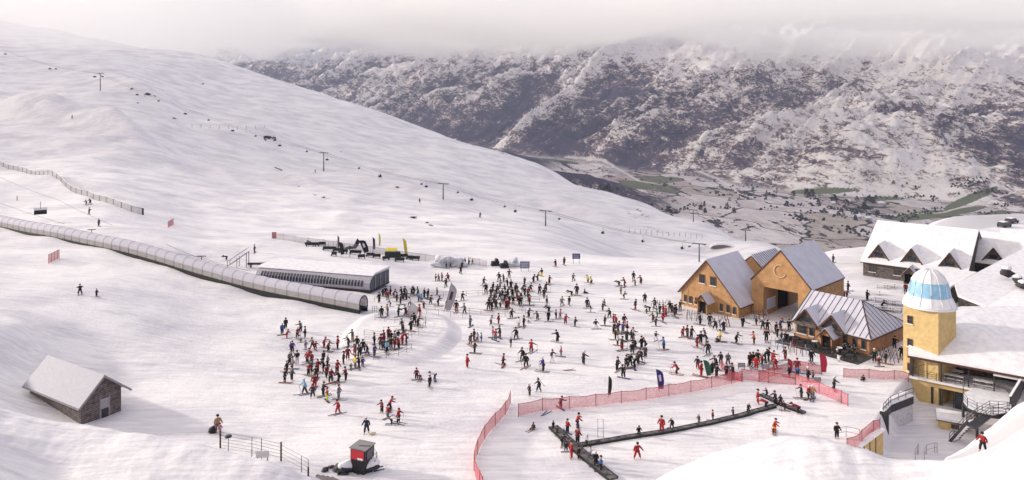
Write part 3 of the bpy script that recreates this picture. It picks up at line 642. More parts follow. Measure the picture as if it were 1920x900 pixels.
# ------------------------------------------------------------------ small cafe with a hipped end and two dormers
b2 = empty('cafe_building', (44.4, 112.8, 0), angle(.63, -.777)); tag(b2, 'small terracotta cafe with seamed snowy hipped roof, two dark dormers and a gabled door', 'building')
def cafe():
    W, D, e, r = 11.4, 11.3, 2.55, 6.1; o = .45
    m = MB(); m.box((0, 0, -1.5), (W, D, e)); m.prism([(0.01, .3, e), (.01, D - .3, e), (.01, D / 2, r - .25)], (.3, 0, 0)); m.build('wall', BRICKY, b2)
    x0, x1, y0, y1 = -o, W + o, -o, D + o; zr = r; ze = e - .15; t = .2
    A, B, C, D_ = V((x0, y0, ze)), V((x1, y0, ze)), V((x1, y1, ze)), V((x0, y1, ze)); E, Fp = V((x0, D / 2, zr)), V((7.7, D / 2, zr)); up = V((0, 0, t))
    m = MB(); P = [A, B, C, D_, E, Fp]; Q = [p + up for p in P]
    m.add(P + Q, [(6, 7, 11, 10), (7, 8, 11), (8, 9, 10, 11), (0, 4, 5, 1), (1, 5, 2), (2, 5, 4, 3), (0, 1, 7, 6), (1, 2, 8, 7), (2, 3, 9, 8), (3, 0, 6, 10, 4), (3, 4, 10, 9)])
    rf = m.build('roof', ROOFS, b2)
    m = MB(); u2 = V((0, 0, t + .02))
    for k in range(13):
        x = x0 + .5 + k * .92
        if x < 7.7:
            m.beam(V((x, y0, ze)) + u2, V((x, D / 2, zr)) + u2, .07, .06); m.beam(V((x, y1, ze)) + u2, V((x, D / 2, zr)) + u2, .07, .06)
        else:
            f_ = (x - 7.7) / (x1 - 7.7)
            for yy in (y0, y1): m.beam(V((x, yy, ze)) + u2, Fp.lerp(V((x1, yy, ze)), f_) + u2, .07, .06)
    for k in range(11):
        y = y0 + .6 + k * 1.08; f_ = abs(y - D / 2) / (D / 2 + o); m.beam(V((x1, y, ze)) + u2, Fp.lerp(V((x1, y0 if y < D / 2 else y1, ze)), f_) + u2, .07, .06)
    m.beam(A + V((0, 0, t)) , E + V((0, 0, t)), .12, .1)
    m.build('standing_seam', DARK, rf)
    m = MB(); m.beam(Fp + u2, B + u2, .18, .1); m.beam(Fp + u2, C + u2, .18, .1); m.beam(A, B, .12, .2); m.beam(B, C, .12, .2); m.build('ridge_cap', BROWN, rf)
    dormer(b2, 2.0, -.35, 2.7, 3.5, 2.0, 3.6, mat('dark_shingle', (.09, .07, .06), .9), ROOFS); dormer(b2, 6.1, -.35, 2.7, 3.5, 2.0, 3.6, MATS['dark_shingle'], ROOFS)
    m = MB(); m.box((.3, -.9, 2.25), (3.8, -.2, 2.72)); m.box((4.4, -.9, 2.2), (7.9, -.2, 2.7)); m.build('shingle_hood', STONE, b2)
    porch(b2, 6.0, -2.1, 2.1, 1.8, 2.0, 3.0, BRICKY)
    for x, w_, h_, b_ in ((1.1, 1.5, 1.25, 2), (2.7, .7, 1.25, 0), (4.4, .7, 1.3, 0), (7.9, .55, 1.25, 0), (9.3, .55, 1.25, 0), (10.6, .6, 1.25, 0)): window(b2, (x, 0, 1.45), XA, -YA, w_, h_, b_)
    m = MB(); m.box((-.6, -4.9, -1.5), (W + .6, -.02, .10)); pa = m.build('patio', mat('dark_wet_paving', (.06, .055, .055), .8, var=.5, scale=2), b2)
cafe()

# ------------------------------------------------------------------ stone lodge behind
b3 = empty('lodge', (75, 153.8, 0), angle(.76, -.65)); tag(b3, 'long stone lodge with a broad snowy roof and three gabled dormers', 'building')
gable(b3, 0, 25, 0, 18.8, 3.2, 9.8, STONE, SNOW, base=-2, axis='x', over=.7, overy=.4, th=.3, rx=13.)
for x in (2.9, 9.1, 15.9): dormer(b3, x, .8, 3.9, 3.7, 2.8, 5.2, LOGS, SNOW)
for x in (1.8, 6.6, 12.4): window(b3, (x, 0, 1.6), XA, -YA, 1.3, 1.1, 1)
porch(b3, 9.4, -2.6, 2.6, 2.2, 2.1, 3.4, LOGS)
b3b = empty('lodge_annexe', (95.0, 151, .8), angle(.76, -.65)); tag(b3b, 'low annexe joined to the right end of the stone lodge, with one triangular dormer', 'building')
gable(b3b, 0.6, 14, .6, 14, 3.0, 8.0, STONE, SNOW, base=-2, axis='x', over=.5, overy=.3, th=.3)
dormer(b3b, 4.9, 1.0, 3.6, 3.4, 2.4, 4.5, LOGS, SNOW); window(b3b, (2.4, .6, 1.4), XA, -YA, 2.0, 1.3, 2)
b3c = empty('storage_hall', (112, 166, 0), angle(.76, -.65)); tag(b3c, 'plain snow covered roof at the right edge behind the annexe', 'building')
gable(b3c, -2, 20, 0, 16, 3.0, 6.6, STONE, SNOW, base=-2, axis='x', over=.5, overy=.3, th=.3, rx=8)

# low seamed wing between lodge and tower, and the wide snowed-in hall roof right of it
def roof_solid(name, pts, drop, wall, label, cat, th=.35, wobble=0.):
    P = [V(at_z(*p)) for p in pts]; c = sum(P, V()) / len(P); root = empty(name, (c.x, c.y, 0)); tag(root, label, cat)
    L = [p - V((c.x, c.y, 0)) for p in P]; n_ = len(L); cc = sum(L, V()) / n_
    m = MB(); m.add(L + [cc] + [p - V((0, 0, th)) for p in L] + [cc - V((0, 0, th))], [(i, (i + 1) % n_, n_) for i in range(n_)] + [((i + 1) % n_ + n_ + 1, i + n_ + 1, 2 * n_ + 1) for i in range(n_)] + [(i, i + n_ + 1, (i + 1) % n_ + n_ + 1, (i + 1) % n_) for i in range(n_)])
    m.build('roof', SNOW, root)
    if drop is not None:
        q = [cc + (p - cc) * .95 for p in L]; m = MB()
        m.add([V((p.x, p.y, p.z - th - .02)) for p in q] + [V((p.x, p.y, drop)) for p in q] + [cc - V((0, 0, th + .02))], [(i, (i + 1) % n_, (i + 1) % n_ + n_, i + n_) for i in range(n_)] + [(i, (i + 1) % n_, 2 * n_) for i in range(n_)] + [tuple(range(n_, 2 * n_))]); m.build('wall', wall, root)
    return root
def at_z(sx, sy, z): x, y = PZ(sx, sy, z); return (x, y, z)
wg = roof_solid('connecting_wing', [(1735, 496, 4.3), (1832, 510, 4.3), (1785, 536, 3.6), (1745, 575, 2.6), (1690, 588, 2.3), (1716, 540, 3.4)], -1, STONE, 'low wing with a snowy roof running from the lodge down to the tower', 'building')
hall = roof_solid('broad_hall', [(1790, 533, 5.6), (1925, 462, 8.5), (2080, 452, 8.5), (2100, 590, 4.6), (1925, 590, 4.4), (1850, 574, 4.2), (1796, 553, 4.8)], -1, STONE, 'broad hall buried under one smooth snow covered roof right of the domed tower', 'building')
for k, (sx, sy, s_, lab) in enumerate(((1888, 510, .9, 'largest dark boulder-like vent heap with a snow cap on the broad white roof'), (1908, 525, .7, 'middle dark snow capped heap near the right edge of the broad roof'), (1918, 535, .8, 'rightmost dark snow capped heap cut by the picture edge on the broad roof'))):
    x, y, z = at_z(sx, sy, 7.3 - k * .6); o = MB().blob((0, 0, 0), (s_, s_, s_ * .8), k, rough=.6).build('boulder', mat('dark_rock', (.05, .045, .05), .9, var=.4), None); o.location = (x, y, z); tag(o, lab, 'boulder')
    c = MB().blob((0, 0, s_ * .75), (s_ * .9, s_ * .9, s_ * .45), k + 5, rough=.3).build('snow_cap', SNOW, o)

# ------------------------------------------------------------------ domed tower and the deck building
b4 = empty('domed_tower', (*PZ(1748, 745, -3.), -3.), 0)
b4.location = (56.35, 97.2, -3); tag(b4, 'square yellow tower under a ribbed snowy dome with a pale blue band', 'tower')
def tower():
    ang = R(258); r = 3.25; m = MB(); N = 4
    ring = [(r * math.cos(ang + 2 * math.pi * k / N), r * math.sin(ang + 2 * math.pi * k / N)) for k in range(N)]
    m.prism([(a, b, -1) for a, b in ring], (0, 0, 13.4)); m.build('wall', YELLOW, b4)
    prof = [(3.52, 12.3), (3.5, 12.45), (3.25, 13.0), (2.85, 13.6), (2.72, 14.1), (2.62, 14.8), (2.4, 15.5), (1.95, 16.2), (1.3, 16.75), (.6, 17.02), (.15, 17.08)]
    m = MB(); m.lathe(prof, n=32)
    me_m = [SNOW, mat('pale_blue_panel', (.26, .48, .66), .5, var=.12, scale=1.5)]
    d = m.build('dome', me_m, b4)
    for p in d.data.polygons:
        c = p.center
        if 13.75 < c.z < 15.3 and abs(math.atan2(c.y, c.x)) > .6 : p.material_index = 1
    m = MB()
    d.scale = (.9, .9, 1)
    for k in range(14):
        a = 2 * math.pi * (k + .5) / 14; m.tube([((q + .03) * math.cos(a), (q + .03) * math.sin(a), z + .02) for q, z in prof[1:]], .05, 5)
    m.build('dome_rib', WHITEP, d)
    m = MB(); m.lathe([(3.15, 12.1), (3.27, 12.14), (3.27, 12.28), (3.14, 12.3)], n=32); m.build('eaves_ring', WHITEP, b4)
    # windows on the face towards the camera's left
    for k in range(N):
        a = V((*ring[k], 0)); b = V((*ring[(k + 1) % N], 0)); mid = (a + b) / 2; nr = mid.normalized()
        ws = V((mid.x + 56.35, mid.y + 97.2, 0)); 
        if nr.y < -.5 and nr.x < 0:
            for z in (3.9, 7.2, 10.3): window(b4, mid + V((0, 0, z)) - (b - a).normalized() * 1.35, (b - a), nr, .62, .95, 1)
tower()
b5 = empty('deck_lodge', (53.1, 95.6, 0), angle(.8, -.6)); tag(b5, 'yellow walled deck lodge under a wide smooth snow roof, with an open cafe terrace', 'building')
def deck_lodge():
    L = 11.8
    # lower wall with sliding glass doors
    m = MB(); m.box((-.3, .3, -4), (2.15, 7, 0)); m.box((7.2, .3, -4), (9.4, 7, 0)); m.box((2.15, .3, -.75), (7.2, 7, 0)); m.box((2.15, 3.0, -4), (7.2, 3.3, -.75)); m.build('wall', YELLOW, b5)
    m = MB()
    for k in range(5): m.box((2.15 + k * 1.24, .45, -4), (2.15 + k * 1.24 + .09, .56, -.75))
    m.box((2.15, .45, -.86), (7.2, .56, -.752)); dr = m.build('sliding_door', DARK, b5)
    m = MB(); m.box((2.24, .49, -4), (3.3, .52, -.87)); m.box((4.8, .49, -4), (7.1, .52, -.87)); m.build('pane', GLASS, dr)
    m = MB(); m.box((-.35, -.1, .02), (10.5, 7.5, .2)); m.build('deck_floor', SNOW, b5)
    m = MB(); m.box((-.4, -.16, -.05), (10.5, -.11, .22)); m.build('fascia', WHITEP, b5)
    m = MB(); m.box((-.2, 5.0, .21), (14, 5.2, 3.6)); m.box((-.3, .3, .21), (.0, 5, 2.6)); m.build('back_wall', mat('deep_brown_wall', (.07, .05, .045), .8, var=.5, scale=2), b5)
    [MB().box((x, 4.9, 1.3), (x + 1.1, 4.98, 2.4)).build('wall_poster', mat('pale_poster', (.4, .38, .4), .6, var=.4, scale=4), b5) for x in (1.5, 4, 6.4, 8.6)]
    # roof as one curved sheet
    pts = [V((53.1, 95.6, 3.25)), V((54.2, 98.3, 4.3)), V((57.0, 101.2, 5.7)), V((60.8, 103.2, 6.7)), V((65, 104.2, 7.1)), V((84, 104, 7.3)), V((80, 84, 4.4)), V((62.9, 88.2, 3.25))]
    inv = Matrix.Rotation(-angle(.8, -.6), 4, 'Z') @ Matrix.Translation((-53.1, -95.6, 0)); P = [inv @ p for p in pts]; P[0] += V((-.4, -.3, 0)); P[-1] += V((.3, -.3, 0))
    c = V((9, 6, 5.35)); nn = len(P); m = MB(); t = V((0, 0, .38)); half = [(P[i] + c) / 2 + V((0, 0, .25)) for i in range(nn)]
    top = P + half + [c + V((0, 0, .1))]; fs = [(i, (i + 1) % nn, nn + (i + 1) % nn, nn + i) for i in range(nn)] + [(nn + i, nn + (i + 1) % nn, 2 * nn) for i in range(nn)]
    N0 = len(top); m.add(top + [p - t for p in P] + [c - t], fs + [(i, N0 + i, N0 + (i + 1) % nn, (i + 1) % nn) for i in range(nn)] + [(N0 + (i + 1) % nn, N0 + i, N0 + nn) for i in range(nn)], 0)
    r = m.build('roof', SNOW, b5)
    m = MB()
    for i in list(range(0, nn - 3)) + [nn - 1]: m.beam(P[i] - t * 1.1 , P[(i + 1) % nn] - t * 1.1, .16, .26)
    m.build('eaves_board', BROWN, r)
    m = MB(); m.box((9.0, -.15, 2.35), (13.5, .0, 2.6)); m.build('lintel', WHITEP, b5)
    for x in (0, 3.3, 6.3, 9.0): MB().box((x, .02, .2), (x + .14, .16, 2.85)).build('post', DARK, b5)
    m = MB()
    for z in (.45, .7, .95, 1.2): m.beam((-.3, -.02, z), (9.2, -.02, z), .03)
    for k in range(10): m.beam((-.3 + k * 1.04, -.02, .2), (-.3 + k * 1.04, -.02, 1.25), .05)
    m.beam((0, -.02, 1.2), (1.6, -.02, 2.2), .05)
    m.build('railing', DARK, b5)
deck_lodge()
def table(loc, rz, lab, grp='snowy picnic tables', L=2.2):
    t = empty('picnic_table', loc, rz); tag(t, lab, 'table', grp)
    MB().box((-L / 2, -.42, .70), (L / 2, .42, .76)).build('tabletop', SNOW, t)
    for s in (-1, 1): MB().box((-L / 2, s * .78 - .14, .42), (L / 2, s * .78 + .14, .47)).build('bench', SNOW, t)
    for s in (-1, 1):
        m = MB(); m.beam((s * L * .36, -.8, 0), (s * L * .36, -.1, .70), .07); m.beam((s * L * .36, .8, 0), (s * L * .36, .1, .70), .07); m.beam((s * L * .36, -.85, .39), (s * L * .36, .85, .39), .06); m.build('leg', WOOD, t)
    return t
dl = b5.matrix_basis
def on_deck(x, y): q = Matrix.Translation((53.1, 95.6, 0)) @ Matrix.Rotation(angle(.8, -.6), 4, 'Z') @ V((x, y, .2)); return q
tables = [('leftmost snowy picnic table on the roofed deck by the tower', 1.8, 2.4), ('second snowy picnic table from the left on the roofed deck', 4.6, 1.6), ('third snowy picnic table from the left on the roofed deck', 4.4, 3.6), ('rightmost snowy picnic table on the roofed deck near the round terrace', 7.9, 1.5)]
for lab, x, y in tables: table(on_deck(x, y), angle(.8, -.6), lab)
# round terrace, right-hand slab, stair
def terrace():
    t = empty('round_terrace', (*PZ(1852, 752, .2), 0)); tag(t, 'rounded snow covered terrace on dark posts in front of the deck lodge', 'terrace'); o = V((t.location.x, t.location.y, 0))
    pts = [(1806, 738), (1806, 752), (1814, 763), (1832, 772), (1862, 778), (1892, 772), (1900, 745), (1880, 727), (1830, 725)]
    P = [V(at_z(a, b, .35)) - o for a, b in pts]; m = MB(); m.prism([p - V((0, 0, .35)) for p in P], (0, 0, .35)); m.build('snow_deck', SNOW, t)
    m = MB()
    for a, b in zip(P[:5], P[1:6]): m.beam(a - V((0, 0, .2)), b - V((0, 0, .2)), .1, .3)
    m.build('edge_beam', DARK, t)
    m = MB()
    for i in range(6):
        a = P[i]; m.beam(a, a + V((0, 0, 1.05)), .06)
        if i < 5:
            for z in (.35, .7, 1.05): m.beam(a + V((0, 0, z)), P[i + 1] + V((0, 0, z)), .035)
    m.build('railing', DARK, t)
    for i in (1, 3, 5): MB().beam(P[i] - V((0, 0, 3.6)), P[i] - V((0, 0, .3)), .22).build('post', DARK, t)
    # dark tall side wall of the lodge at its right
    s = empty('side_screen', (*PZ(1893, 770, -.5), 0)); tag(s, 'dark slanting wall screen with a white edge at the right end of the deck', 'wall'); o2 = V((s.location.x, s.location.y, 0))
    a, b, c, d = [V(at_z(*q)) - o2 for q in ((1893, 772, -.5), (1893, 742, 1.4), (1925, 690, 3.4), (1940, 700, 0))]
    m = MB(); m.prism([a, b, c, d], (.3, .1, 0)); m.build('panel', DARK, s); m = MB(); m.beam(b + V((0, -.1, 0)), c + V((0, -.1, 0)), .22, .14); m.build('white_edge', WHITEP, s)
    # stair
    st = empty('steel_stair', (*PZ(1795, 828, -3), -3)); tag(st, 'dark open steel stair with snowy treads climbing to the terrace', 'stair'); o3 = V(st.location)
    lo = V(at_z(1788, 826, -3)) - o3; hi = V(at_z(1822, 788, 0)) - o3; side = V((1.5, .75, 0)).normalized() * 1.5
    for k in range(9):
        f = (k + .5) / 9; c = lo.lerp(hi, f); m = MB(); u = (hi - lo); u.z = 0; u.normalize()
        m.prism([c - side / 2 - u * .16, c + side / 2 - u * .16, c + side / 2 + u * .16, c - side / 2 + u * .16], (0, 0, .07)); m.build('tread', SNOW, st)
    for s_ in (-1, 1):
        m = MB(); m.beam(lo + side * s_ / 2, hi + side * s_ / 2, .08, .3); m.build('stringer', DARK, st)
        m = MB()
        for z in (.55, 1.0): m.beam(lo + side * s_ / 2 + V((0, 0, z)), hi + side * s_ / 2 + V((0, 0, z)), .05)
        for k in range(5): q = lo.lerp(hi, k / 4) + side * s_ / 2; m.beam(q, q + V((0, 0, 1.0)), .05)
        m.build('handrail', DARK, st)
    ln = empty('stair_landing', (*PZ(1860, 790, -.2), 0)); tag(ln, 'railed landing bridge between the steel stair and the snowy bank', 'platform'); o4 = V((ln.location.x, ln.location.y, 0))
    q = [V(at_z(*p)) - o4 for p in ((1812, 795, 0), (1856, 768, 0), (1905, 772, 0.2), (1900, 785, 0.2), (1858, 781, 0), (1830, 803, 0))]
    MB().prism([p - V((0, 0, .2)) for p in q], (0, 0, .2)).build('floor', DARK, ln); m = MB(); qa = [q[0], q[1], q[2]]; qb = [q[5], q[4], q[3]]
    for chain in (qa, qb):
        for a_, b_ in zip(chain[:-1], chain[1:]):
            for z in (.35, .7, 1.05): m.beam(a_ + V((0, 0, z)), b_ + V((0, 0, z)), .04)
            for k in range(4): c_ = a_.lerp(b_, k / 3); m.beam(c_, c_ + V((0, 0, 1.05)), .05)
    m.build('railing', DARK, ln)
    # low kiosk
    k = empty('kiosk', (*PZ(1786, 802, -3), -3), angle(.8, -.45)); tag(k, 'low yellow kiosk with a flat snowy roof below the round terrace', 'kiosk')
    MB().box((-1.5, -1.0, -.5), (1.4, 1.7, 1.1)).build('wall', YELLOW, k); MB().box((-1.7, -1.2, 1.1), (1.6, 1.9, 1.4)).build('roof', SNOW, k); MB().box((-1.73, -1.23, 1.0), (1.63, 1.93, 1.098)).build('fascia', DARK, k); window(k, (.2, -1.0, .55), XA, -YA, .7, .45, 0)
terrace()
# retaining walls round the courtyard
def retaining():
    w_ = empty('retaining_wall', (43, 83.6, 0)); tag(w_, 'dark capped retaining wall with pale buttresses between plaza and sunken courtyard', 'wall'); o = V((43, 83.6, 0))
    A = [V(at_z(*p)) - o for p in ((1650, 772, .15), (1664, 757, .15), (1706, 741, .15))]; B = V(at_z(1664, 815, -2.2)) - o
    m = MB()
    for a, b in zip(A[:-1], A[1:]): m.prism([a - V((0, 0, 1.0)), b - V((0, 0, 1.0)), b, a], (.35, -.2, 0)); MB().prism([a - V((0, 0, 4)), b - V((0, 0, 4)), b - V((0, 0, 1.0)), a - V((0, 0, 1.0))], (.28, -.16, 0)).build('lower_wall', mat('frosted_concrete', (.50, .49, .52), .9, var=.2), w_)
    m.prism([A[0] - V((.1, .1, 3.0)), A[0] - V((.1, .1, -.1)), A[0] + V((.75, -.5, .1)), A[0] + V((.75, -.5, -3.0))], (.2, .3, 0)); m.build('wall', DARK, w_)
    m = MB(); m.prism([A[0] + V((.1, 0, .02)), A[0] + V((.1, 0, -2.6)), V(at_z(1655, 822, -2.7)) - o, V(at_z(1668, 815, -2.4)) - o], (.12, .3, 0)); m.build('sloping_panel', mat('pale_panel', (.55, .53, .52), .7), w_)
    m = MB()
    for a, b in zip(A[:-1], A[1:]): m.beam(a + V((.15, -.1, .08)), b + V((.15, -.1, .08)), .55, .16)
    m.build('snow_coping', SNOW, w_)
    m = MB()
    for a, b in zip(A[:-1], A[1:]):
        for k in range(4): c = a.lerp(b, k / 3); m.beam(c + V((.3, -.2, 0)), c + V((.3, -.2, 1.0)), .05)
        m.beam(a + V((.3, -.2, 1.)), b + V((.3, -.2, 1.)), .05); m.beam(a + V((.3, -.2, .5)), b + V((.3, -.2, .5)), .04)
    m.build('railing', DARK, w_)
    y_ = empty('yellow_wall', (*PZ(1634, 850, -2), 0)); tag(y_, 'short yellow wall with dark slots below the red netting ramp', 'wall'); o = V((y_.location.x, y_.location.y, 0))
    a, b = V(at_z(1608, 838, 0)) - o, V(at_z(1652, 806, 0)) - o
    MB().prism([a - V((0, 0, 4)), b - V((0, 0, 4)), b, a], (.4, .3, 0)).build('wall', YELLOW, y_)
    m = MB()
    for k in range(1, 4): c = a.lerp(b, k / 4) + V((-.05, -.05, 0)); m.beam(c - V((0, 0, 4)), c - V((0, 0, .1)), .16)
    m.build('slot', DARK, y_); m = MB(); m.beam(a + V((.2, .15, .06)), b + V((.2, .15, .06)), .7, .14); m.build('snow_coping', SNOW, y_)
    r_ = MB(); P = [V(at_z(1654, 770, .2)), V(at_z(1668, 756, .2)), V(at_z(1704, 739, .2)), V(at_z(1690, 738, .2)), V(at_z(1672, 748, .2))]; c0 = P[0].copy(); r_.prism([p - c0 for p in P], (0, 0, .35)); o_ = r_.build('snow_heap', SNOW, None); o_.location = c0; tag(o_, 'wedge of snow lying along the top of the courtyard wall by the tower', 'snow heap')
retaining()

# ------------------------------------------------------------------ hut on the left
h0 = PZ(152, 793, .15)
hut = empty('hut', (h0[0], h0[1], .15), angle(.525, .85)); tag(hut, 'lone weathered board hut with a corrugated snowy roof at the lower left', 'hut')
def hutf():
    # local x runs along the gable end, y back along the eaves (to the upper left)
    W, D = 4.6, 11.6
    m = MB(); m.prism([(0, 0, -2), (W, 0, -2), (W, 0, 2.6), (W / 2, 0, 4.6), (0, 0, 2.2)], (0, D, 0)); m.build('wall', LOGS, hut)
    za, zr, zb = 2.2 - .42, 4.65, 2.6 - .36; t = .14; m = MB()
    m.prism([(-.55, -.6, za), (W / 2, -.6, zr), (W + .9, -.6, zb - .25), (W + .9, -.6, zb - .25 + t), (W / 2, -.6, zr + t * 1.3), (-.55, -.6, za + t)], (0, D + 1.2, 0)); r = m.build('roof', striped('corrugated_snowy_sheet', (.36, .35, .42), (.27, .27, .34), 1, 3.2, .45, .6, .06, .5), hut)
    m = MB(); m.beam((-.55, -.64, za + .03), (W / 2, -.64, zr + .04), .08, .22); m.beam((W + .9, -.64, zb - .2), (W / 2, -.64, zr + .04), .08, .22); m.beam((-.58, -.6, za), (-.58, D + .6, za), .1, .14); m.build('barge_board', mat('grey_board', (.28, .25, .26), .8), r)
    m = MB(); m.box((2.2, -.07, -.3), (3.1, -.005, 1.9)); d = m.build('door', mat('pale_door', (.33, .29, .32), .7), hut); m = MB(); m.box((2.25, -.11, -.3), (3.05, -.075, .75)); m.build('kick_panel', DARK, d)
    m = MB(); m.box((2.05, -.09, -.3), (2.19, -.004, 2.05)); m.box((3.11, -.09, -.3), (3.25, -.004, 2.05)); m.build('door_frame', MATS['grey_board'], hut)
hutf()

# ------------------------------------------------------------------ snow tunnel (covered conveyor)
def net_mat(name, rgb, alpha, freq=6.):
    m = bpy.data.materials.new(name); n, l = nt(m); b = n['Principled BSDF']; b.inputs['Base Color'].default_value = (*rgb, 1); b.inputs['Roughness'].default_value = .8
    tc = n.new('ShaderNodeTexCoord'); ns = n.new('ShaderNodeTexNoise'); ns.inputs['Scale'].default_value = freq; ns.inputs['Detail'].default_value = 2; l.new(tc.outputs['Object'], ns.inputs['Vector'])
    mr = n.new('ShaderNodeMapRange'); mr.inputs[1].default_value = .3; mr.inputs[2].default_value = .7; mr.inputs[3].default_value = alpha - .05; mr.inputs[4].default_value = alpha + .05; l.new(ns.outputs['Fac'], mr.inputs[0]); l.new(mr.outputs[0], b.inputs['Alpha'])
    MATS[name] = m; return m
CANOPY = net_mat('frosted_canopy', (.53, .51, .58), .92, 1.5); CLEARP = net_mat('milky_side_panel', (.50, .47, .46), .62, 2.)
def terp(pts):   # even stations along a polyline snapped to the ground
    P = [V((p[0], p[1], 0)) for p in pts]; out = []
    for a, b in zip(P[:-1], P[1:]): out += [a.lerp(b, k / 8) for k in range(8)]
    out.append(P[-1]); return out
def smooth_path(P, it=6):
    for _ in range(it): P = [P[0]] + [(P[i - 1] + P[i] * 2 + P[i + 1]) / 4 for i in range(1, len(P) - 1)] + [P[-1]]
    return P
def resample(P, step):
    out = [P[0]]; acc = 0
    for a, b in zip(P[:-1], P[1:]):
        L = (b - a).length; s = step - acc
        while s <= L: out.append(a.lerp(b, s / L)); s += step
        acc = (acc + L) % step
    return out
tp = resample(smooth_path(terp(TP), 60), 2.6)
tp = [V((p.x, p.y, 0)) for p in tp]
zt = [gz(p.x, p.y) for p in tp]
for _ in range(12): zt = [zt[0]] + [(zt[i - 1] + zt[i] * 2 + zt[i + 1]) / 4 for i in range(1, len(zt) - 1)] + [zt[-1]]
for p, z in zip(tp, zt): p.z = z + .32 * float(sstep(180, 260, CX + F * p.x / p.y))
tn = empty('covered_conveyor', tp[-1]); tag(tn, 'very long translucent snow tunnel covering a moving carpet down the slope', 'ski tunnel')
def tunnel():
    o = tp[-1]; W, H, wall_h = 1.15, 2.15, 1.0; P = [p - o for p in tp]; n_ = len(P)
    def fr(i):
        d = P[min(i + 1, n_ - 1)] - P[max(i - 1, 0)]; d.z = 0; d.normalize(); return V((d.y, -d.x, 0))   # to the camera side
    arc = [R(a) for a in range(0, 181, 15)]; mc, mp_, mr_, mb = MB(), MB(), MB(), MB()
    def ring(i, k=1., wob=0): 
        r = fr(i); return [P[i] + r * (W * k * math.cos(a)) + V((0, 0, .35 + wall_h + (H - wall_h) * k * math.sin(a))) for a in arc]
    for i in range(n_ - 1):
        r0, r1 = fr(i), fr(i + 1); a0 = ring(i, 1.0); a1 = ring(i + 1, 1.0); am = [(p + q) / 2 + (p + q - P[i] - P[i + 1] - V((0, 0, 2.2))).normalized() * .07 for p, q in zip(a0, a1)]
        k = len(arc); mc.add(a0 + am + a1, [(j, j + 1, k + j + 1, k + j) for j in range(k - 1)] + [(k + j, k + j + 1, 2 * k + j + 1, 2 * k + j) for j in range(k - 1)], 0, True)
        for s in (1, -1):
            b0, b1 = P[i] + r0 * W * s, P[i + 1] + r1 * W * s; lo, hi = V((0, 0, .35)), V((0, 0, .35 + wall_h))
            mp_.prism([b0 + lo, b1 + lo, b1 + hi, b0 + hi], r0 * -.04 * s)
            mb.prism([b0 + r0 * .12 * s + V((0, 0, -.6)), b1 + r1 * .12 * s + V((0, 0, -.6)), b1 + r1 * .12 * s + V((0, 0, .36)), b0 + r0 * .12 * s + V((0, 0, .36))], r0 * -.3 * s)
        mb.prism([P[i] + r0 * .8 + V((0, 0, .3)), P[i] - r0 * .8 + V((0, 0, .3)), P[i + 1] - r1 * .8 + V((0, 0, .3)), P[i + 1] + r1 * .8 + V((0, 0, .3))], (0, 0, .1))
    mc.build('canopy', CANOPY, tn); mp_.build('side_panel', CLEARP, tn); mb.build('conveyor_base', BLACK, tn)
    for i in range(max(0, n_ - 99), n_):
        m = MB(); r = fr(i); pts = [P[i] + r * (W + .03) + V((0, 0, .3))] + [p + (p - P[i] - V((0, 0, 1.5))).normalized() * .04 for p in ring(i)] + [P[i] - r * (W + .03) + V((0, 0, .3))]
        m.tube(pts, .026 if i < n_ - 1 else .09, 5); m.build('hoop', mat('pale_hoop', (.42, .40, .44), .6) if i < n_ - 1 else DARK, tn)
tunnel()
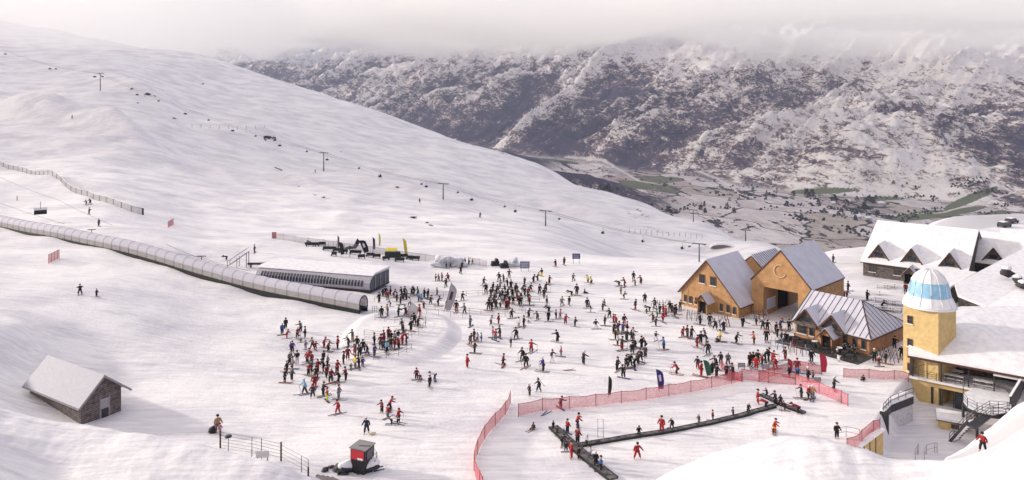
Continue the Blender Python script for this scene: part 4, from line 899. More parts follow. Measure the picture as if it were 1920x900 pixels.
def barrel_shed():   # chairlift loading station with a rounded, windowed side
    a0, a1 = V((*PZ(474, 520, 3.3), 0)), V((*PZ(706, 546, 1.2), 0))
    a, b = V((*PZ(480, 523, 1.6), 0)), V((*PZ(694, 549, .8), 0)); d = (b - a); L = d.length; g0 = .9
    s = empty('lift_station', (a.x, a.y, g0), angle(d.x, d.y)); tag(s, 'long low lift station shed with rounded windowed side and snow laden top', 'lift station')
    D = 7.5; prof = [(0, .35), (-.25, .9), (-.1, 1.7), (.35, 2.35), (1.1, 2.8), (2.0, 2.95)]
    m = MB(); vs = []; n_ = 2
    pr = [V((0, y, z)) for y, z in prof] + [V((0, D, 2.9)), V((0, D, .35))]
    m.prism(pr, (L, 0, 0)); m.build('shell', mat('silver_shell', (.34, .33, .39), .4, .3), s)
    N = 34
    for k in range(N):
        x = 1.2 + (L - 2.4) * k / N; w = (L - 2.4) / N * .58; h_ = 1.0 - .45 * sstep(.55, .8, k / N); m = MB()
        q = [V((x, prof[i][0] - .03, prof[i][1])) for i in (1, 2, 3)]; q[0].z += 1.2 * (1 - h_) * .2; q[2] = q[1].lerp(q[2], h_)
        for u_, v_ in zip(q[:-1], q[1:]): m.prism([u_, u_ + V((w, 0, 0)), v_ + V((w, 0, 0)), v_], (0, -.04, .01))
        m.build('window', GLASS, s)
    m = MB(); m.prism([(-.3, .9, 2.85), (-.3, 2.0, 3.25), (-.3, D + .5, 3.3), (-.3, D + .6, 2.75), (-.3, 2.2, 2.75)], (L + .3, 0, 0)); m.build('roof_snow', SNOW, s)
    m = MB(); m.box((-.2, -.1, .0), (L + .2, D, .34)); m.build('dark_base', BLACK, s)
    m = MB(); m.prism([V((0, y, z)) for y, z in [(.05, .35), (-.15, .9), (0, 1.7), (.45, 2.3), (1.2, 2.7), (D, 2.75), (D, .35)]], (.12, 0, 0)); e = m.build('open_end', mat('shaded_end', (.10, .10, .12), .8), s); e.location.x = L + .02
    for y in (1.5, 3.5, 5.5): MB().box((L + .15, y, .35), (L + .3, y + .15, 2.7)).build('end_post', GREYM, s)
    # steel ramp gantry at the left end
    g = empty('steel_gantry', G(437, 502)); tag(g, 'small steel ramp gantry at the left end of the lift station', 'gantry'); m = MB()
    for y in (0, 1.4):
        m.beam((-1.2, y, .3), (2.8, y, 3.1), .14); m.beam((-1.2, y, .3), (-1.2, y, 1.3), .1); m.beam((2.8, y, 0), (2.8, y, 3.2), .14); m.beam((-1.2, y, 1.3), (2.8, y, 4.0), .08); m.beam((.8, y, 0), (.8, y, 2.2), .1)
    m.build('frame', GREYM, g); m = MB(); m.box((3, 0, .6), (8.5, .5, 1.0)); m.box((3.5, .1, 0), (3.8, .4, .6)); m.box((7.5, .1, 0), (7.8, .4, .6)); m.build('walkway', DARK, g)
barrel_shed()

# ------------------------------------------------------------------ chairlift on the hill
CABLE = mat('steel_cable', (.12, .12, .13), .6, var=.05)
def make_tower(h):
    t = empty('lift_tower', (0, 0, 0)); MB().tube([(0, 0, -1), (0, 0, h)], [.30, .2], 8).build('pole', GREYD, t); MB().box((-2.4, -.15, h), (2.4, .15, h + .35)).build('crossarm', GREYD, t)
    for s in (-1, 1): MB().box((s * 2.3 - .12, -1.2, h + .0), (s * 2.3 + .12, 1.2, h + .22)).build('sheave_train', DARK, t)
    return t
GREYD = mat('dull_grey_steel', (.10, .095, .10), .6, .2)
towers = [(188, 170, 32, 'tallest and leftmost lift tower, high on the snowy slope near the ridge'), (607, 321, 34, 'lift tower above the snow park, left of the middle of the long slope'), (831, 374, 29, 'lift tower in the middle of the slope, second of three mid-slope towers'),
          (1023, 424, 28, 'dark lift tower right of the middle on the slope, above the blue sign'), (1311, 491, 33, 'lift tower nearest the ochre gatehouse, left of its roof'), (1300, 416, 22, 'small lift tower on the skyline of the near slope above the valley'), (1398, 443, 20, 'rightmost small lift tower, standing past the snow arch')]
TW = []
for i, (sx, sy, hp, lab) in enumerate(towers):
    g = G(sx, sy, 175); h = hp / F * g.y; t = make_tower(h); t.location = g; tag(t, lab, 'lift tower', 'chairlift towers'); t.rotation_euler.z = R(-32); TW.append((g, h))
def cable(name, pts, rad, label):
    o = pts[0].copy(); m = MB(); P = []
    for a, b in zip(pts[:-1], pts[1:]):
        L = (b - a).length
        for k in range(10): f = k / 10; P.append(a.lerp(b, f) - o - V((0, 0, L * .018 * 4 * f * (1 - f))))
    P.append(pts[-1] - o); m.tube(P, rad, 4, cap=False); c = m.build(name, CABLE, None); c.location = o; tag(c, label, 'cable'); return [p + o for p in P]
rr = Matrix.Rotation(R(-32), 3, 'Z') @ V((2.3, 0, 0))
order = [0, 1, 2, 3, 4]
tops = [TW[i][0] + V((0, 0, TW[i][1])) for i in order]
start = V(at(-40, 70, 640))
c1 = cable('lift_cable', [start + rr] + [p + rr for p in tops], .05, 'upper cable of the long chairlift crossing the whole snowy slope')
c2 = cable('lift_cable', [start - rr] + [p - rr for p in tops], .05, 'lower cable of the long chairlift crossing the whole snowy slope')
tag(bpy.data.objects[c1 and 'lift_cable'], 'farther of the two parallel cables of the long slope chairlift', 'cable')
chair0 = None
def make_chair(s=1.):
    c = empty('lift_chair', (0, 0, 0)); m = MB(); m.tube([(0, 0, 0), (0, 0, -1.6), (.0, .25, -2.3)], .05, 5); m.build('hanger', GREYD, c)
    MB().box((-1.1, -.3, -2.9), (1.1, .3, -2.75)).build('seat', BLACK, c); MB().prism([(-1.1, .25, -2.75), (1.1, .25, -2.75), (1.1, .42, -2.0), (-1.1, .42, -2.0)], (0, .08, 0)).build('backrest', BLACK, c)
    m = MB(); m.tube([(-1.05, .3, -2.1), (-1.05, -.5, -2.3), (1.05, -.5, -2.3), (1.05, .3, -2.1)], .035, 5); m.build('safety_bar', GREYD, c); return c
chair0 = make_chair()
def near_on(path, sx):
    best = min(range(len(path) - 1), key=lambda i: abs((CX + F * (path[i] + (path[i + 1] - path[i]) * .5).x / path[i].y) - sx)); a, b = path[best], path[best + 1]
    ua, ub = CX + F * a.x / a.y, CX + F * b.x / b.y; t = min(1, max(0, (sx - ua) / (ub - ua))) if ub != ua else 0; return a.lerp(b, t)
k = 0
xs = [14, 94, 178, 260, 348, 437, 525, 614, 713, 800, 885, 967, 1131, 1206, 1280]
words = ['leftmost', 'second', 'third', 'fourth', 'fifth', 'sixth', 'seventh', 'eighth', 'ninth', 'tenth', 'eleventh', 'twelfth', 'thirteenth', 'fourteenth', 'rightmost']
for i, sx in enumerate(xs):
    p = near_on(c2, sx); c = chair0 if k == 0 else copy_tree(chair0); c.location = p; c.rotation_euler.z = R(58 if i % 2 else 50); c.scale = (.85, .85, .9); k += 1
    tag(c, 'dark chair hanging on the long slope lift, %s of its row%s' % (words[i], '' if i in (0, 14) else ' from the left'), 'lift chair', 'chairs on the long slope lift')
xs2 = [112, 202, 297, 391, 479, 575, 673, 790, 858, 946, 1048]
for i, sx in enumerate(xs2):
    p = near_on(c1, sx); c = copy_tree(chair0); c.location = p; c.rotation_euler.z = R(-125); c.scale = (.6, .6, .8)
    tag(c, 'faint empty chair on the farther cable of the slope lift, %s' % ('%s from the left' % words[i] if i else 'leftmost there'), 'lift chair', 'returning chairs on the farther cable')
# near beginner chairlift above the snow tunnel
w1 = V(at(-60, 330, 205)); w2 = V(at(76, 372, 185)); w3 = V(at(175, 436, 168)); w4 = V(at(378, 484, 150)); w5 = V(at(440, 494, 143))
cable('lift_cable', [V(at(-80, 345, 205)), V(at(172, 432, 172)), V(at(378, 482, 150)), V(at(470, 508, 140))], .04, 'lower cable of the beginner lift just above the snow tunnel')
cable('lift_cable', [V(at(-60, 300, 215)), V(at(110, 375, 190)), V(at(300, 452, 165)), V(at(480, 515, 142))], .04, 'upper cable of the beginner lift passing the small skiers')
bc = copy_tree(chair0); bc.location = V(at(76, 378, 182)); bc.scale = (1.25, 1.25, 1.1); bc.rotation_euler.z = R(35); tag(bc, 'large near lift chair hanging over the left end of the snow tunnel', 'lift chair')
bb = MB().prism([(-1.1, -.5, -1.9), (1.1, -.5, -1.9), (1.2, .4, -1.5), (-1.2, .4, -1.5)], (0, 0, .08)).build('bubble_cover', mat('bubble_plastic', (.55, .54, .58), .3), bc)
for sx, sy, Y, lab in ((172, 447, 170, 'short lift pole with a T head behind the left part of the tunnel'), (378, 498, 150, 'short lift pole with a T head near the steel gantry')):
    g = G(sx, sy, 130); p = empty('lift_pole', g); tag(p, lab, 'lift pole'); MB().tube([(0, 0, -.5), (0, 0, 1.9)], .08, 6).build('pole', GREYD, p); MB().box((-.9, -.08, 1.9), (.9, .08, 2.05)).build('crossarm', GREYD, p)

# ------------------------------------------------------------------ netting fences
REDNET = net_mat('red_netting', (.50, .05, .07), .62, 3.); PINKNET = net_mat('pink_red_netting', (.58, .10, .13), .54, 3.); GREYNET = net_mat('grey_netting', (.22, .18, .20), .42, 3.)
def net_fence(name, px, h, label, netm, post_step=3.2, cat='fence', postm=None, ymin=56, zfix=None, tilt=0., open_px=None, step=1.1, sag=.12):
    W = [G(a, b, ymin) if zfix is None else V(at_z(a, b, zfix)) for a, b in px]; P = resample(W, step); P.append(W[-1])
    if zfix is None:
        for p in P: p.z = gz(p.x, p.y)
    o = P[0].copy(); r = empty(name, o); tag(r, label, cat); P = [p - o for p in P]; n_ = len(P); m = MB(); T = []
    for i, p in enumerate(P):
        ph = (i % max(1, round(post_step / step))) / max(1, round(post_step / step)); T.append(p + V((0, 0, h - sag * 4 * ph * (1 - ph) + random.uniform(-.03, .03))))
    B = [p + V((0, 0, .02)) for p in P]; m.add(B + T, [(i, i + 1, n_ + i + 1, n_ + i) for i in range(n_ - 1)]); m.build('netting', netm, r)
    m = MB(); m.tube(T, .035, 4, cap=False); m.build('top_cord', postm or RCORD, r)
    k = max(1, round(post_step / step)); ids = list(range(0, n_, k))
    if n_ - 1 not in ids: ids.append(n_ - 1)
    for i in ids[:99]: MB().tube([P[i] - V((0, 0, .3)), P[i] + V((0, 0, h + .08))], .04, 5).build('post', postm or RPOST, r)
    return r
RCORD = mat('red_cord', (.42, .06, .07), .8, var=.1); RPOST = mat('dark_red_post', (.20, .05, .05), .7)
net_fence('net_fence', [(957, 757), (952, 772), (938, 790), (918, 810), (903, 833), (893, 858), (888, 878), (892, 898), (905, 925)], 1.5, 'deep red netting fence curving down to the bottom edge of the picture', REDNET)
net_fence('net_fence', [(972, 781), (1018, 770), (1100, 764), (1200, 752), (1300, 735), (1391, 715)], 1.45, 'longest pale red netting fence along the upper side of the beginner carpet area', PINKNET)
net_fence('net_fence', [(1391, 712), (1440, 718), (1494, 722), (1530, 735), (1560, 748), (1590, 762)], 1.45, 'pale red netting fence bending round the right end of the beginner carpets', PINKNET)
net_fence('net_fence', [(1423, 716), (1450, 706), (1480, 698), (1494, 692), (1516, 700), (1541, 702)], 1.35, 'peaked red netting fence behind the carpet area below the cafe', REDNET)
net_fence('net_fence', [(1352, 690), (1362, 703), (1376, 712), (1392, 716)], 1.1, 'short slanting piece of red netting left of the small signs', REDNET)
net_fence('net_fence', [(1582, 708), (1612, 708), (1655, 712), (1704, 717)], 1.2, 'short pink netting fence reaching the foot of the yellow tower', PINKNET, zfix=None)
net_fence('net_fence', [(1588, 846), (1608, 838), (1624, 820), (1636, 812), (1650, 806)], 1.3, 'red netting climbing beside the short yellow wall', REDNET, zfix=.0)
net_fence('net_fence', [(91, 494), (101, 489), (111, 484)], 1.7, 'small free standing red net screen below the snow tunnel at left', REDNET, 1.5)
net_fence('net_fence', [(315, 427), (320, 424), (325, 421)], 1.6, 'tiny red net flag screen on the open slope above the tunnel', PINKNET, 1.2)
net_fence('snow_fence', [(510, 447), (560, 455), (640, 466), (720, 477), (790, 487), (815, 491)], 1.5, 'long grey mesh fence behind the outdoor flags with a red end', GREYNET, 4, postm=GREYM)
e_ = G(514, 447); m = MB(); m.box((-.55, 0, .0), (.55, .06, 1.6)); q = m.build('end_panel', mat('red_panel', (.42, .03, .04), .6), None); q.location = e_; tag(q, 'solid red panel at the left end of the long grey mesh fence', 'panel')
net_fence('snow_fence', [(878, 494), (900, 498), (912, 501)], 1.5, 'short grey mesh fence beside the snow pile', GREYNET, 3, postm=GREYM)
# broad slatted wind fence upper left
def wind_fence():
    px = [(-60, 286), (0, 306), (60, 326), (120, 350), (180, 376), (240, 398), (268, 403)]
    W = [G(a, b, 150) for a, b in px]; P = resample(smooth_path(terp([(q.x, q.y) for q in W]), 40), 2.5); P.append(W[-1].copy()); P[-1].z = gz(P[-1].x, P[-1].y); o = P[-1].copy(); r = empty('wind_fence', o); tag(r, 'long grey slatted wind fence descending the upper left slope', 'fence')
    for p in P: p.z = gz(p.x, p.y)
    P = [p - o for p in P]; n_ = len(P); H = 1.8; m = MB(); m.add([p - V((0, 0, .2)) for p in P] + [p + V((0, 0, H)) for p in P], [(i, i + 1, n_ + i + 1, n_ + i) for i in range(n_ - 1)]); m.build('slat_panel', net_mat('weathered_slats', (.34, .32, .34), .66, 1.5), r)
    m = MB(); m.tube([p + V((0, 0, H)) for p in P], .09, 4); m.build('top_rail', GREYM, r)
    for i in range(0, n_, 2): MB().beam(P[i] - V((0, 0, .5)), P[i] + V((0, 0, H)), .12).build('post', GREYD, r)
    MB().beam(P[-1], P[-1] + V((0, 0, H + .1)), .35).build('end_post', DARK, r)
wind_fence()

# low rope and rail barriers
def rail(name, px, h, label, bars=2, m_=None, step=2.0, ymin=56, hoops=False, cat='barrier', grp=None):
    W = [G(a, b, ymin) for a, b in px]; P = resample(W, step); P.append(W[-1]); o = P[0].copy(); r = empty(name, o); tag(r, label, cat, grp)
    for p in P: p.z = gz(p.x, p.y)
    P = [p - o for p in P]; m_ = m_ or GREYM; m = MB()
    th_ = .018 if name == 'wire_fence' else .028
    for b in range(bars): m.tube([p + V((0, 0, h * (b + 1) / bars)) for p in P], th_, 4)
    m.build('rail', m_, r)
    for p in P[:95]: MB().tube([p - V((0, 0, .2)), p + V((0, 0, h))], .035, 4).build('post', m_, r)
    return r
RAILM = mat('pinkish_galvanised', (.27, .23, .24), .6, .2)
rail('queue_rail', [(702, 565), (760, 562), (830, 556), (905, 553)], .9, 'upper row of queue rails leading right from the lift station', 2, RAILM, 2.2, grp='queue rails')
rail('queue_rail', [(795, 578), (850, 585), (905, 590), (955, 594)], .9, 'queue rail running right past the grey feather flag', 2, RAILM, 2.2, grp='queue rails')
rail('queue_rail', [(800, 590), (840, 594), (880, 598)], .9, 'lowest short queue rail beside the packed run', 1, RAILM, 2.2, grp='queue rails')
for i, px in enumerate(([(955, 563), (1012, 565)], [(960, 574), (1030, 577)], [(960, 582), (985, 586)], [(985, 590), (1030, 594)])): rail('queue_rail', px, .8, ('topmost', 'second highest', 'third highest', 'lowest')[i] + ' of the short rails right of the dark crowd', 2, RAILM, 2., grp='queue rails')
rail('queue_rail', [(703, 600), (745, 606), (779, 592), (798, 598), (799, 612), (783, 628), (766, 635)], .9, 'curved outer rail round the lift queue pad', 2, RAILM, 1.8, grp='queue rails')
rail('queue_rail', [(683, 630), (715, 634)], 1.0, 'left topmost queue rail behind the red group', 3, RAILM, 1.6, grp='queue rails')
rail('queue_rail', [(684, 644), (718, 650)], 1.0, 'left middle queue rail behind the red group', 3, RAILM, 1.6, grp='queue rails')
rail('queue_rail', [(700, 674), (745, 669), (772, 655)], .8, 'bottom edge rail of the lift queue pad', 2, RAILM, 1.8, grp='queue rails')
rail('queue_rail', [(698, 586), (715, 597)], 1.1, 'short dark rail at the mouth of the snow tunnel', 3, DARK, 1.4, grp='queue rails')
rail('wire_fence', [(413, 840), (440, 845), (480, 852), (527, 864)], 1.7, 'wire fence with a dark end post along the foreground snow ridge', 5, GREYD, 4)
rail('wire_fence', [(527, 864), (553, 878), (578, 892)], 1.6, 'wire fence stretch running down to the bottom from the dark corner post', 4, GREYD, 3.5)
for sx, sy, lab in ((413, 840, 'dark thick post at the left end of the wire fence'), (527, 864, 'dark thick corner post of the wire fence'), (578, 893, 'short thick post at the lower right end of the wire fence')):
    g = G(sx, sy); m = MB(); m.tube([(0, 0, -.3), (0, 0, 1.9 if sx != 578 else .9)], .09, 6); p = m.build('fence_post', BROWN, None); p.location = g; tag(p, lab, 'post')
# equipment rails at lower right
for px, lab in (([(1566, 822), (1590, 818), (1612, 824)], 'steel ski rack barrier right of the beginner area'), ([(1733, 862), (1738, 850), (1757, 848)], 'steel rack frame in the sunken courtyard'), ([(1716, 862), (1722, 850)], 'small narrow rack in the sunken courtyard')):
    rail('steel_rack', px, 1.1, lab, 2, GREYM, 1.4, cat='rack')

# ------------------------------------------------------------------ magic carpets
def carpet(px, w, label, lab2=None):
    W = [G(a, b) for a, b in px]; P = resample(W, 1.6); P.append(W[-1]); o = P[0].copy(); r = empty('magic_carpet', o); tag(r, label, 'conveyor')
    for p in P: p.z = gz(p.x, p.y)
    P = [p - o for p in P]; n_ = len(P); belt, e, s_ = MB(), MB(), MB()
    for i in range(n_ - 1):
        d = (P[i + 1] - P[i]); d.z = 0; d.normalize(); q = V((d.y, -d.x, 0)) * w / 2; z = V((0, 0, .22))
        belt.prism([P[i] - q, P[i] + q, P[i + 1] + q, P[i + 1] - q], z); 
        for s in (-1, 1): e.beam(P[i] + q * s * 1.1 + V((0, 0, .1)), P[i + 1] + q * s * 1.1 + V((0, 0, .1)), .12, .26)
    belt.build('belt', mat('worn_belt', (.10, .09, .09), .8, var=.95, scale=2.5), r); e.build('side_board', BLACK, r); return r
carpet([(1037, 802), (1060, 824), (1085, 846), (1120, 876), (1150, 900)], .95, 'wide dark carpet conveyor slanting down to the bottom edge')
carpet([(1090, 836), (1150, 826), (1240, 812), (1330, 795), (1400, 778), (1452, 763)], .58, 'longest narrow carpet conveyor rising to the right across the beginner area')
carpet([(1427, 741), (1450, 752), (1475, 764), (1508, 776)], .58, 'short carpet conveyor at the top right of the beginner area')
def small_frame(name, sx, sy, h, w, label, cat='frame'):
    g = G(sx, sy); r = empty(name, g, random.uniform(-.4, .4)); tag(r, label, cat); m = MB(); m.tube([(-w / 2, 0, 0), (-w / 2, 0, h), (w / 2, 0, h), (w / 2, 0, 0)], .035, 5); m.beam((-w / 2, 0, h * .5), (w / 2, 0, h * .5), .04); m.build('frame', GREYM, r); return r
small_frame('carpet_gate', 1126, 820, 2.0, .6, 'thin grey pole frame beside the start of the long carpet'); small_frame('steel_portal', 740, 642, 2.4, 3.4, 'tall steel frame standing over the lift queue')

# ------------------------------------------------------------------ flags, banners, signs
def feather(sx, sy, hp, wp, rgb, label, lean=0, rot=0, name='feather_flag', mark=None, wide=1):
    g = G(sx, sy); h = hp / F * g.y; w = wp / F * g.y * 1.1; r = empty(name, g, rot); tag(r, label, 'flag'); r.rotation_euler.y = lean
    MB().tube([(0, 0, -.2), (0, 0, h)], [.04, .02], 5).build('pole', GREYD, r); mm = mat('flag_%d_%d_%d' % tuple(int(c * 99) for c in rgb), rgb, .7, var=.12)
    N = 10; m = MB(); L = []; Rr = []
    for k in range(N + 1):
        f = k / N; z = h * (.12 + .88 * f); ww = w * (1 - max(0, (f - .72) / .28)**2.2) * (.75 + .25 * min(1, f * 3)); L.append(V((0, .03, z))); Rr.append(V((max(ww, .03), .03 + .08 * math.sin(k * .9), z - .06)))
    m.add(L + Rr, [(k, N + 1 + k, N + 2 + k, k + 1) for k in range(N)]); m.build('sail', mm, r)
    if mark: m = MB(); m.prism([(w * .25, -.02, h * .45), (w * .6, -.02, h * .45), (w * .6, -.02, h * .72), (w * .25, -.02, h * .72)], (0, -.02, 0)); m.build('emblem', mark, r)
    return r
PALEM = mat('pale_emblem', (.5, .5, .62), .6)
feather(1236, 735, 44, 11, (.035, .03, .16), 'deep blue feather flag standing behind the pale red netting', R(-8), 0, mark=PALEM)
feather(1140, 745, 41, 6, (.02, .02, .022), 'thin black feather flag on the middle of the netting fence', R(2), 0)
feather(1327, 709, 36, 9, (.02, .10, .06), 'dark green feather flag among the instructors', R(-14), 0)
feather(1541, 703, 42, 11, (.40, .02, .05), 'tall red banner flag in front of the cafe patio', R(-6), 0)
feather(1478, 703, 32, 8, (.38, .03, .06), 'slim red flag at the left peak of the red netting', R(-2), 0)
feather(832, 586, 58, 13, (.33, .31, .33), 'big grey leaning feather flag between the two lift queues', R(14), 0, mark=DARK)
feather(758, 592, 30, 18, (.58, .55, .57), 'broad white flag above the lift queue', R(30), 0)
feather(640, 481, 28, 7, (.02, .02, .022), 'leftmost black feather flag of the outdoor seating', R(-10), 0); feather(660, 466, 22, 7, (.02, .02, .022), 'black feather flag leaning right behind the parasol', R(28), 0)
feather(685, 478, 30, 10, (.015, .015, .02), 'largest black feather flag leaning left by the parasol', R(-24), 0, mark=PALEM)
feather(633, 467, 26, 3, (.10, .09, .10), 'thin grey pole flag left of the black feather flags', 0, 0); feather(700, 471, 27, 4, (.06, .05, .07), 'narrow dark flag right of the black feather flags', R(-3), 0)
feather(711, 463, 26, 3, (.62, .52, .12), 'pale yellow narrow flag behind the mesh fence', R(-2), 0); feather(760, 480, 34, 5, (.60, .48, .04), 'bright yellow narrow flag at the yellow stand', R(-8), 0)
def sign(sx, sy, w, h, zb, m_, label, legs=2, snow=False, rot=0, text=True):
    g = G(sx, sy); r = empty('sign', g, rot); tag(r, label, 'sign'); MB().box((-w / 2, -.05, zb), (w / 2, .05, zb + h)).build('board', m_, r)
    for x in ((-w * .38, w * .38) if legs == 2 else (0,)): MB().tube([(x, .06, -.3), (x, .06, zb + h)], .05, 6).build('leg', GREYD, r)
    if snow: MB().box((-w / 2 - .05, -.12, zb + h), (w / 2 + .05, .12, zb + h + .14)).build('snow_cap', SNOW, r)
    if text:
        for k in range(3): MB().box((-w * .36, -.066, zb + h * (.25 + .22 * k)), (w * (.36 - .1 * (k % 2)), -.054, zb + h * (.25 + .22 * k) + h * .07)).build('line', PALEM, r)
    return r
sign(984, 509, 2.1, 1.5, .7, mat('blue_grey_board', (.16, .18, .25), .6), 'snow capped blue grey board standing behind the crowd', snow=True)
sign(1080.5, 495, 1.8, 1.2, 1.2, mat('navy_board', (.04, .06, .15), .6), 'small navy two-legged sign on the terrace edge')
sign(492, 872, .0 + 1.3, .65, .75, mat('pale_board', (.50, .47, .48), .7), 'blank pale rectangular sign hanging by the wire fence', snow=False, text=False)
sign(1390.5, 692, 1.0, .6, .25, mat('dim_board', (.22, .21, .23), .7), 'low grey notice on the snow left of the instructors', text=True); sign(1436, 694, 1.0, .6, .2, MATS['dim_board'], 'low grey notice right of the red clad instructors'); sign(1533.5, 716, .8, .5, .1, MATS['dim_board'], 'little grey notice behind the bending red netting')
g = G(428, 855); l_ = empty('post_bin', g); tag(l_, 'slim pole topped by a small dark dish beside the wire fence', 'post'); MB().tube([(0, 0, -.3), (0, 0, 1.9)], .05, 6).build('pole', GREYM, l_); MB().lathe([(.1, 1.85), (.36, 1.95), (.36, 2.1), (.1, 2.15)], n=10).build('dish', DARK, l_)
for sx, sy, hp, lab in ((490, 866, 44, 'tallest thin pole crossing the wire fence'), (472, 862, 20, 'short thin stake on the wire fence'), (32, 376, 9, 'tiny red marker stick on the slope left of the hanging chair')):
    g = G(sx, sy); m = MB(); m.tube([(0, 0, -.2), (0, 0, hp / F * g.y)], .04 if sx > 100 else .11, 5); p = m.build('marker_pole', GREYD if sx > 100 else RCORD, None); p.location = g; tag(p, lab, 'pole')

# ------------------------------------------------------------------ outdoor seating under the mesh fence
def parasol(sx, sy, label):
    g = G(sx, sy); r = empty('parasol', g); tag(r, label, 'parasol'); MB().tube([(0, 0, 0), (0, 0, 2.4)], .06, 6).build('pole', DARK, r); MB().lathe([(1.35, 2.05), (1.25, 2.12), (.5, 2.4), (.05, 2.55)], n=8, smooth=False).build('canopy', BLACK, r)
parasol(656, 482, 'open black parasol in the outdoor seating area')
def bench_row(sx, sy, L, rot, label, m_=DARK):
    g = G(sx, sy); r = empty('bench', g, rot); tag(r, label, 'bench', 'dark benches and sofas of the outdoor seating'); MB().box((-L / 2, -.3, .35), (L / 2, .3, .48)).build('seat', m_, r); MB().box((-L / 2, .25, .48), (L / 2, .34, .95)).build('backrest', m_, r)
    for s in (-1, 1): MB().box((s * L * .42 - .05, -.28, 0), (s * L * .42 + .05, .28, .35)).build('leg', BLACK, r)
for i, (sx, sy, L, rt) in enumerate(((577, 459, 2.4, -50), (583, 462, 2.6, -5), (592, 462, 1.5, 0), (604, 461, 1.7, 5), (617, 470, 3.2, -6), (633, 473, 2.4, -8), (643, 475, 2.2, -8), (666, 477, 2.8, -8), (694, 482, 2., -8), (706, 484, 1.8, 0), (678, 485, 1.6, 20), (626, 480, 1.2, 0), (737, 486, 3.0, -8), (749, 491, 2.2, 0), (742, 482, 2.2, -10), (757, 484, 1.8, 0), (768, 487, 1.6, -15), (777, 488, 2.4, -5), (724, 488, 1.6, 40))):
    bench_row(sx, sy, L, R(rt), 'dark %s bench of the outdoor seating, number %s from the left' % ('long' if L > 2.3 else 'short', ('one two three four five six seven eight nine ten eleven twelve thirteen fourteen fifteen sixteen seventeen eighteen nineteen').split()[sorted([577, 583, 592, 604, 617, 633, 643, 666, 694, 706, 678, 626, 737, 749, 742, 757, 768, 777, 724]).index(sx)]))
g = G(735, 480); st_ = empty('yellow_stand', g); tag(st_, 'yellow drinks stand with a dark counter under the yellow flag', 'stall'); MB().box((-1.6, -.5, 0), (1.9, .5, 1.0)).build('counter', DARK, st_); MB().prism([(-1.5, -.6, 1.3), (1.2, -.6, 1.3), (1.2, .6, 1.7), (-1.5, .6, 1.7)], (0, 0, .1)).build('awning', mat('bright_yellow', (.62, .52, .03), .6), st_)
for s in (-1.4, 1.1): MB().tube([(s, 0, 0), (s, 0, 1.5)], .05, 5).build('post', DARK, st_)
for i in range(7):
    g = G(616 + i * 7.5 + (i % 2) * 1.5, 466 + i * .9); m = MB(); m.tube([(0, 0, 0), (0, 0, 1.5)], .04, 4); p = m.build('stick', GREYD, None); p.location = g; tag(p, 'thin dark stick in the row beside the black flags, ' + words[i] + (' from the left' if i else ''), 'pole', 'sticks in a row')
# snow piles
for i, (sx, sy, a, b, c, lab) in enumerate(((838, 498, 2.8, 2.0, 1.6, 'largest lumpy grey white snow pile beside the mesh fence'), (822, 496, 1.8, 1.4, 1.0, 'smaller lumpy snow pile left of the large one'), (961, 499, 1.7, 1.3, 1.1, 'ragged snow heap left of the snow capped board'), (860, 499, 1.3, 1.0, .7, 'low snow lump right of the large pile'))):
    g = G(sx, sy); o = MB().blob((0, 0, 0), (a, b, c), i + 3, sub=4, rough=.75).build('snow_pile', mat('dirty_snow', (.50, .50, .55), .8, var=.3, scale=1.5, bump=.5), None); o.location = g; tag(o, lab, 'snow pile')
for sx, sy, lab in ((929, 498, 'small black grooming machine left of the snow heap'), (946, 502, 'black machine between the mesh fence and the snow heap')):
    g = G(sx, sy); r = empty('snow_machine', g, .3); tag(r, lab, 'machine'); MB().box((-.9, -.5, .3), (.8, .5, 1.0)).build('body', BLACK, r); MB().prism([(-.2, -.45, 1.0), (.7, -.45, 1.0), (.5, -.45, 1.6), (0, -.45, 1.6)], (0, .9, 0)).build('cab', GLASS, r)
    for s in (-.45, .45): MB().box((-1.0, s - .14, 0), (.9, s + .14, .35)).build('track', DARK, r)

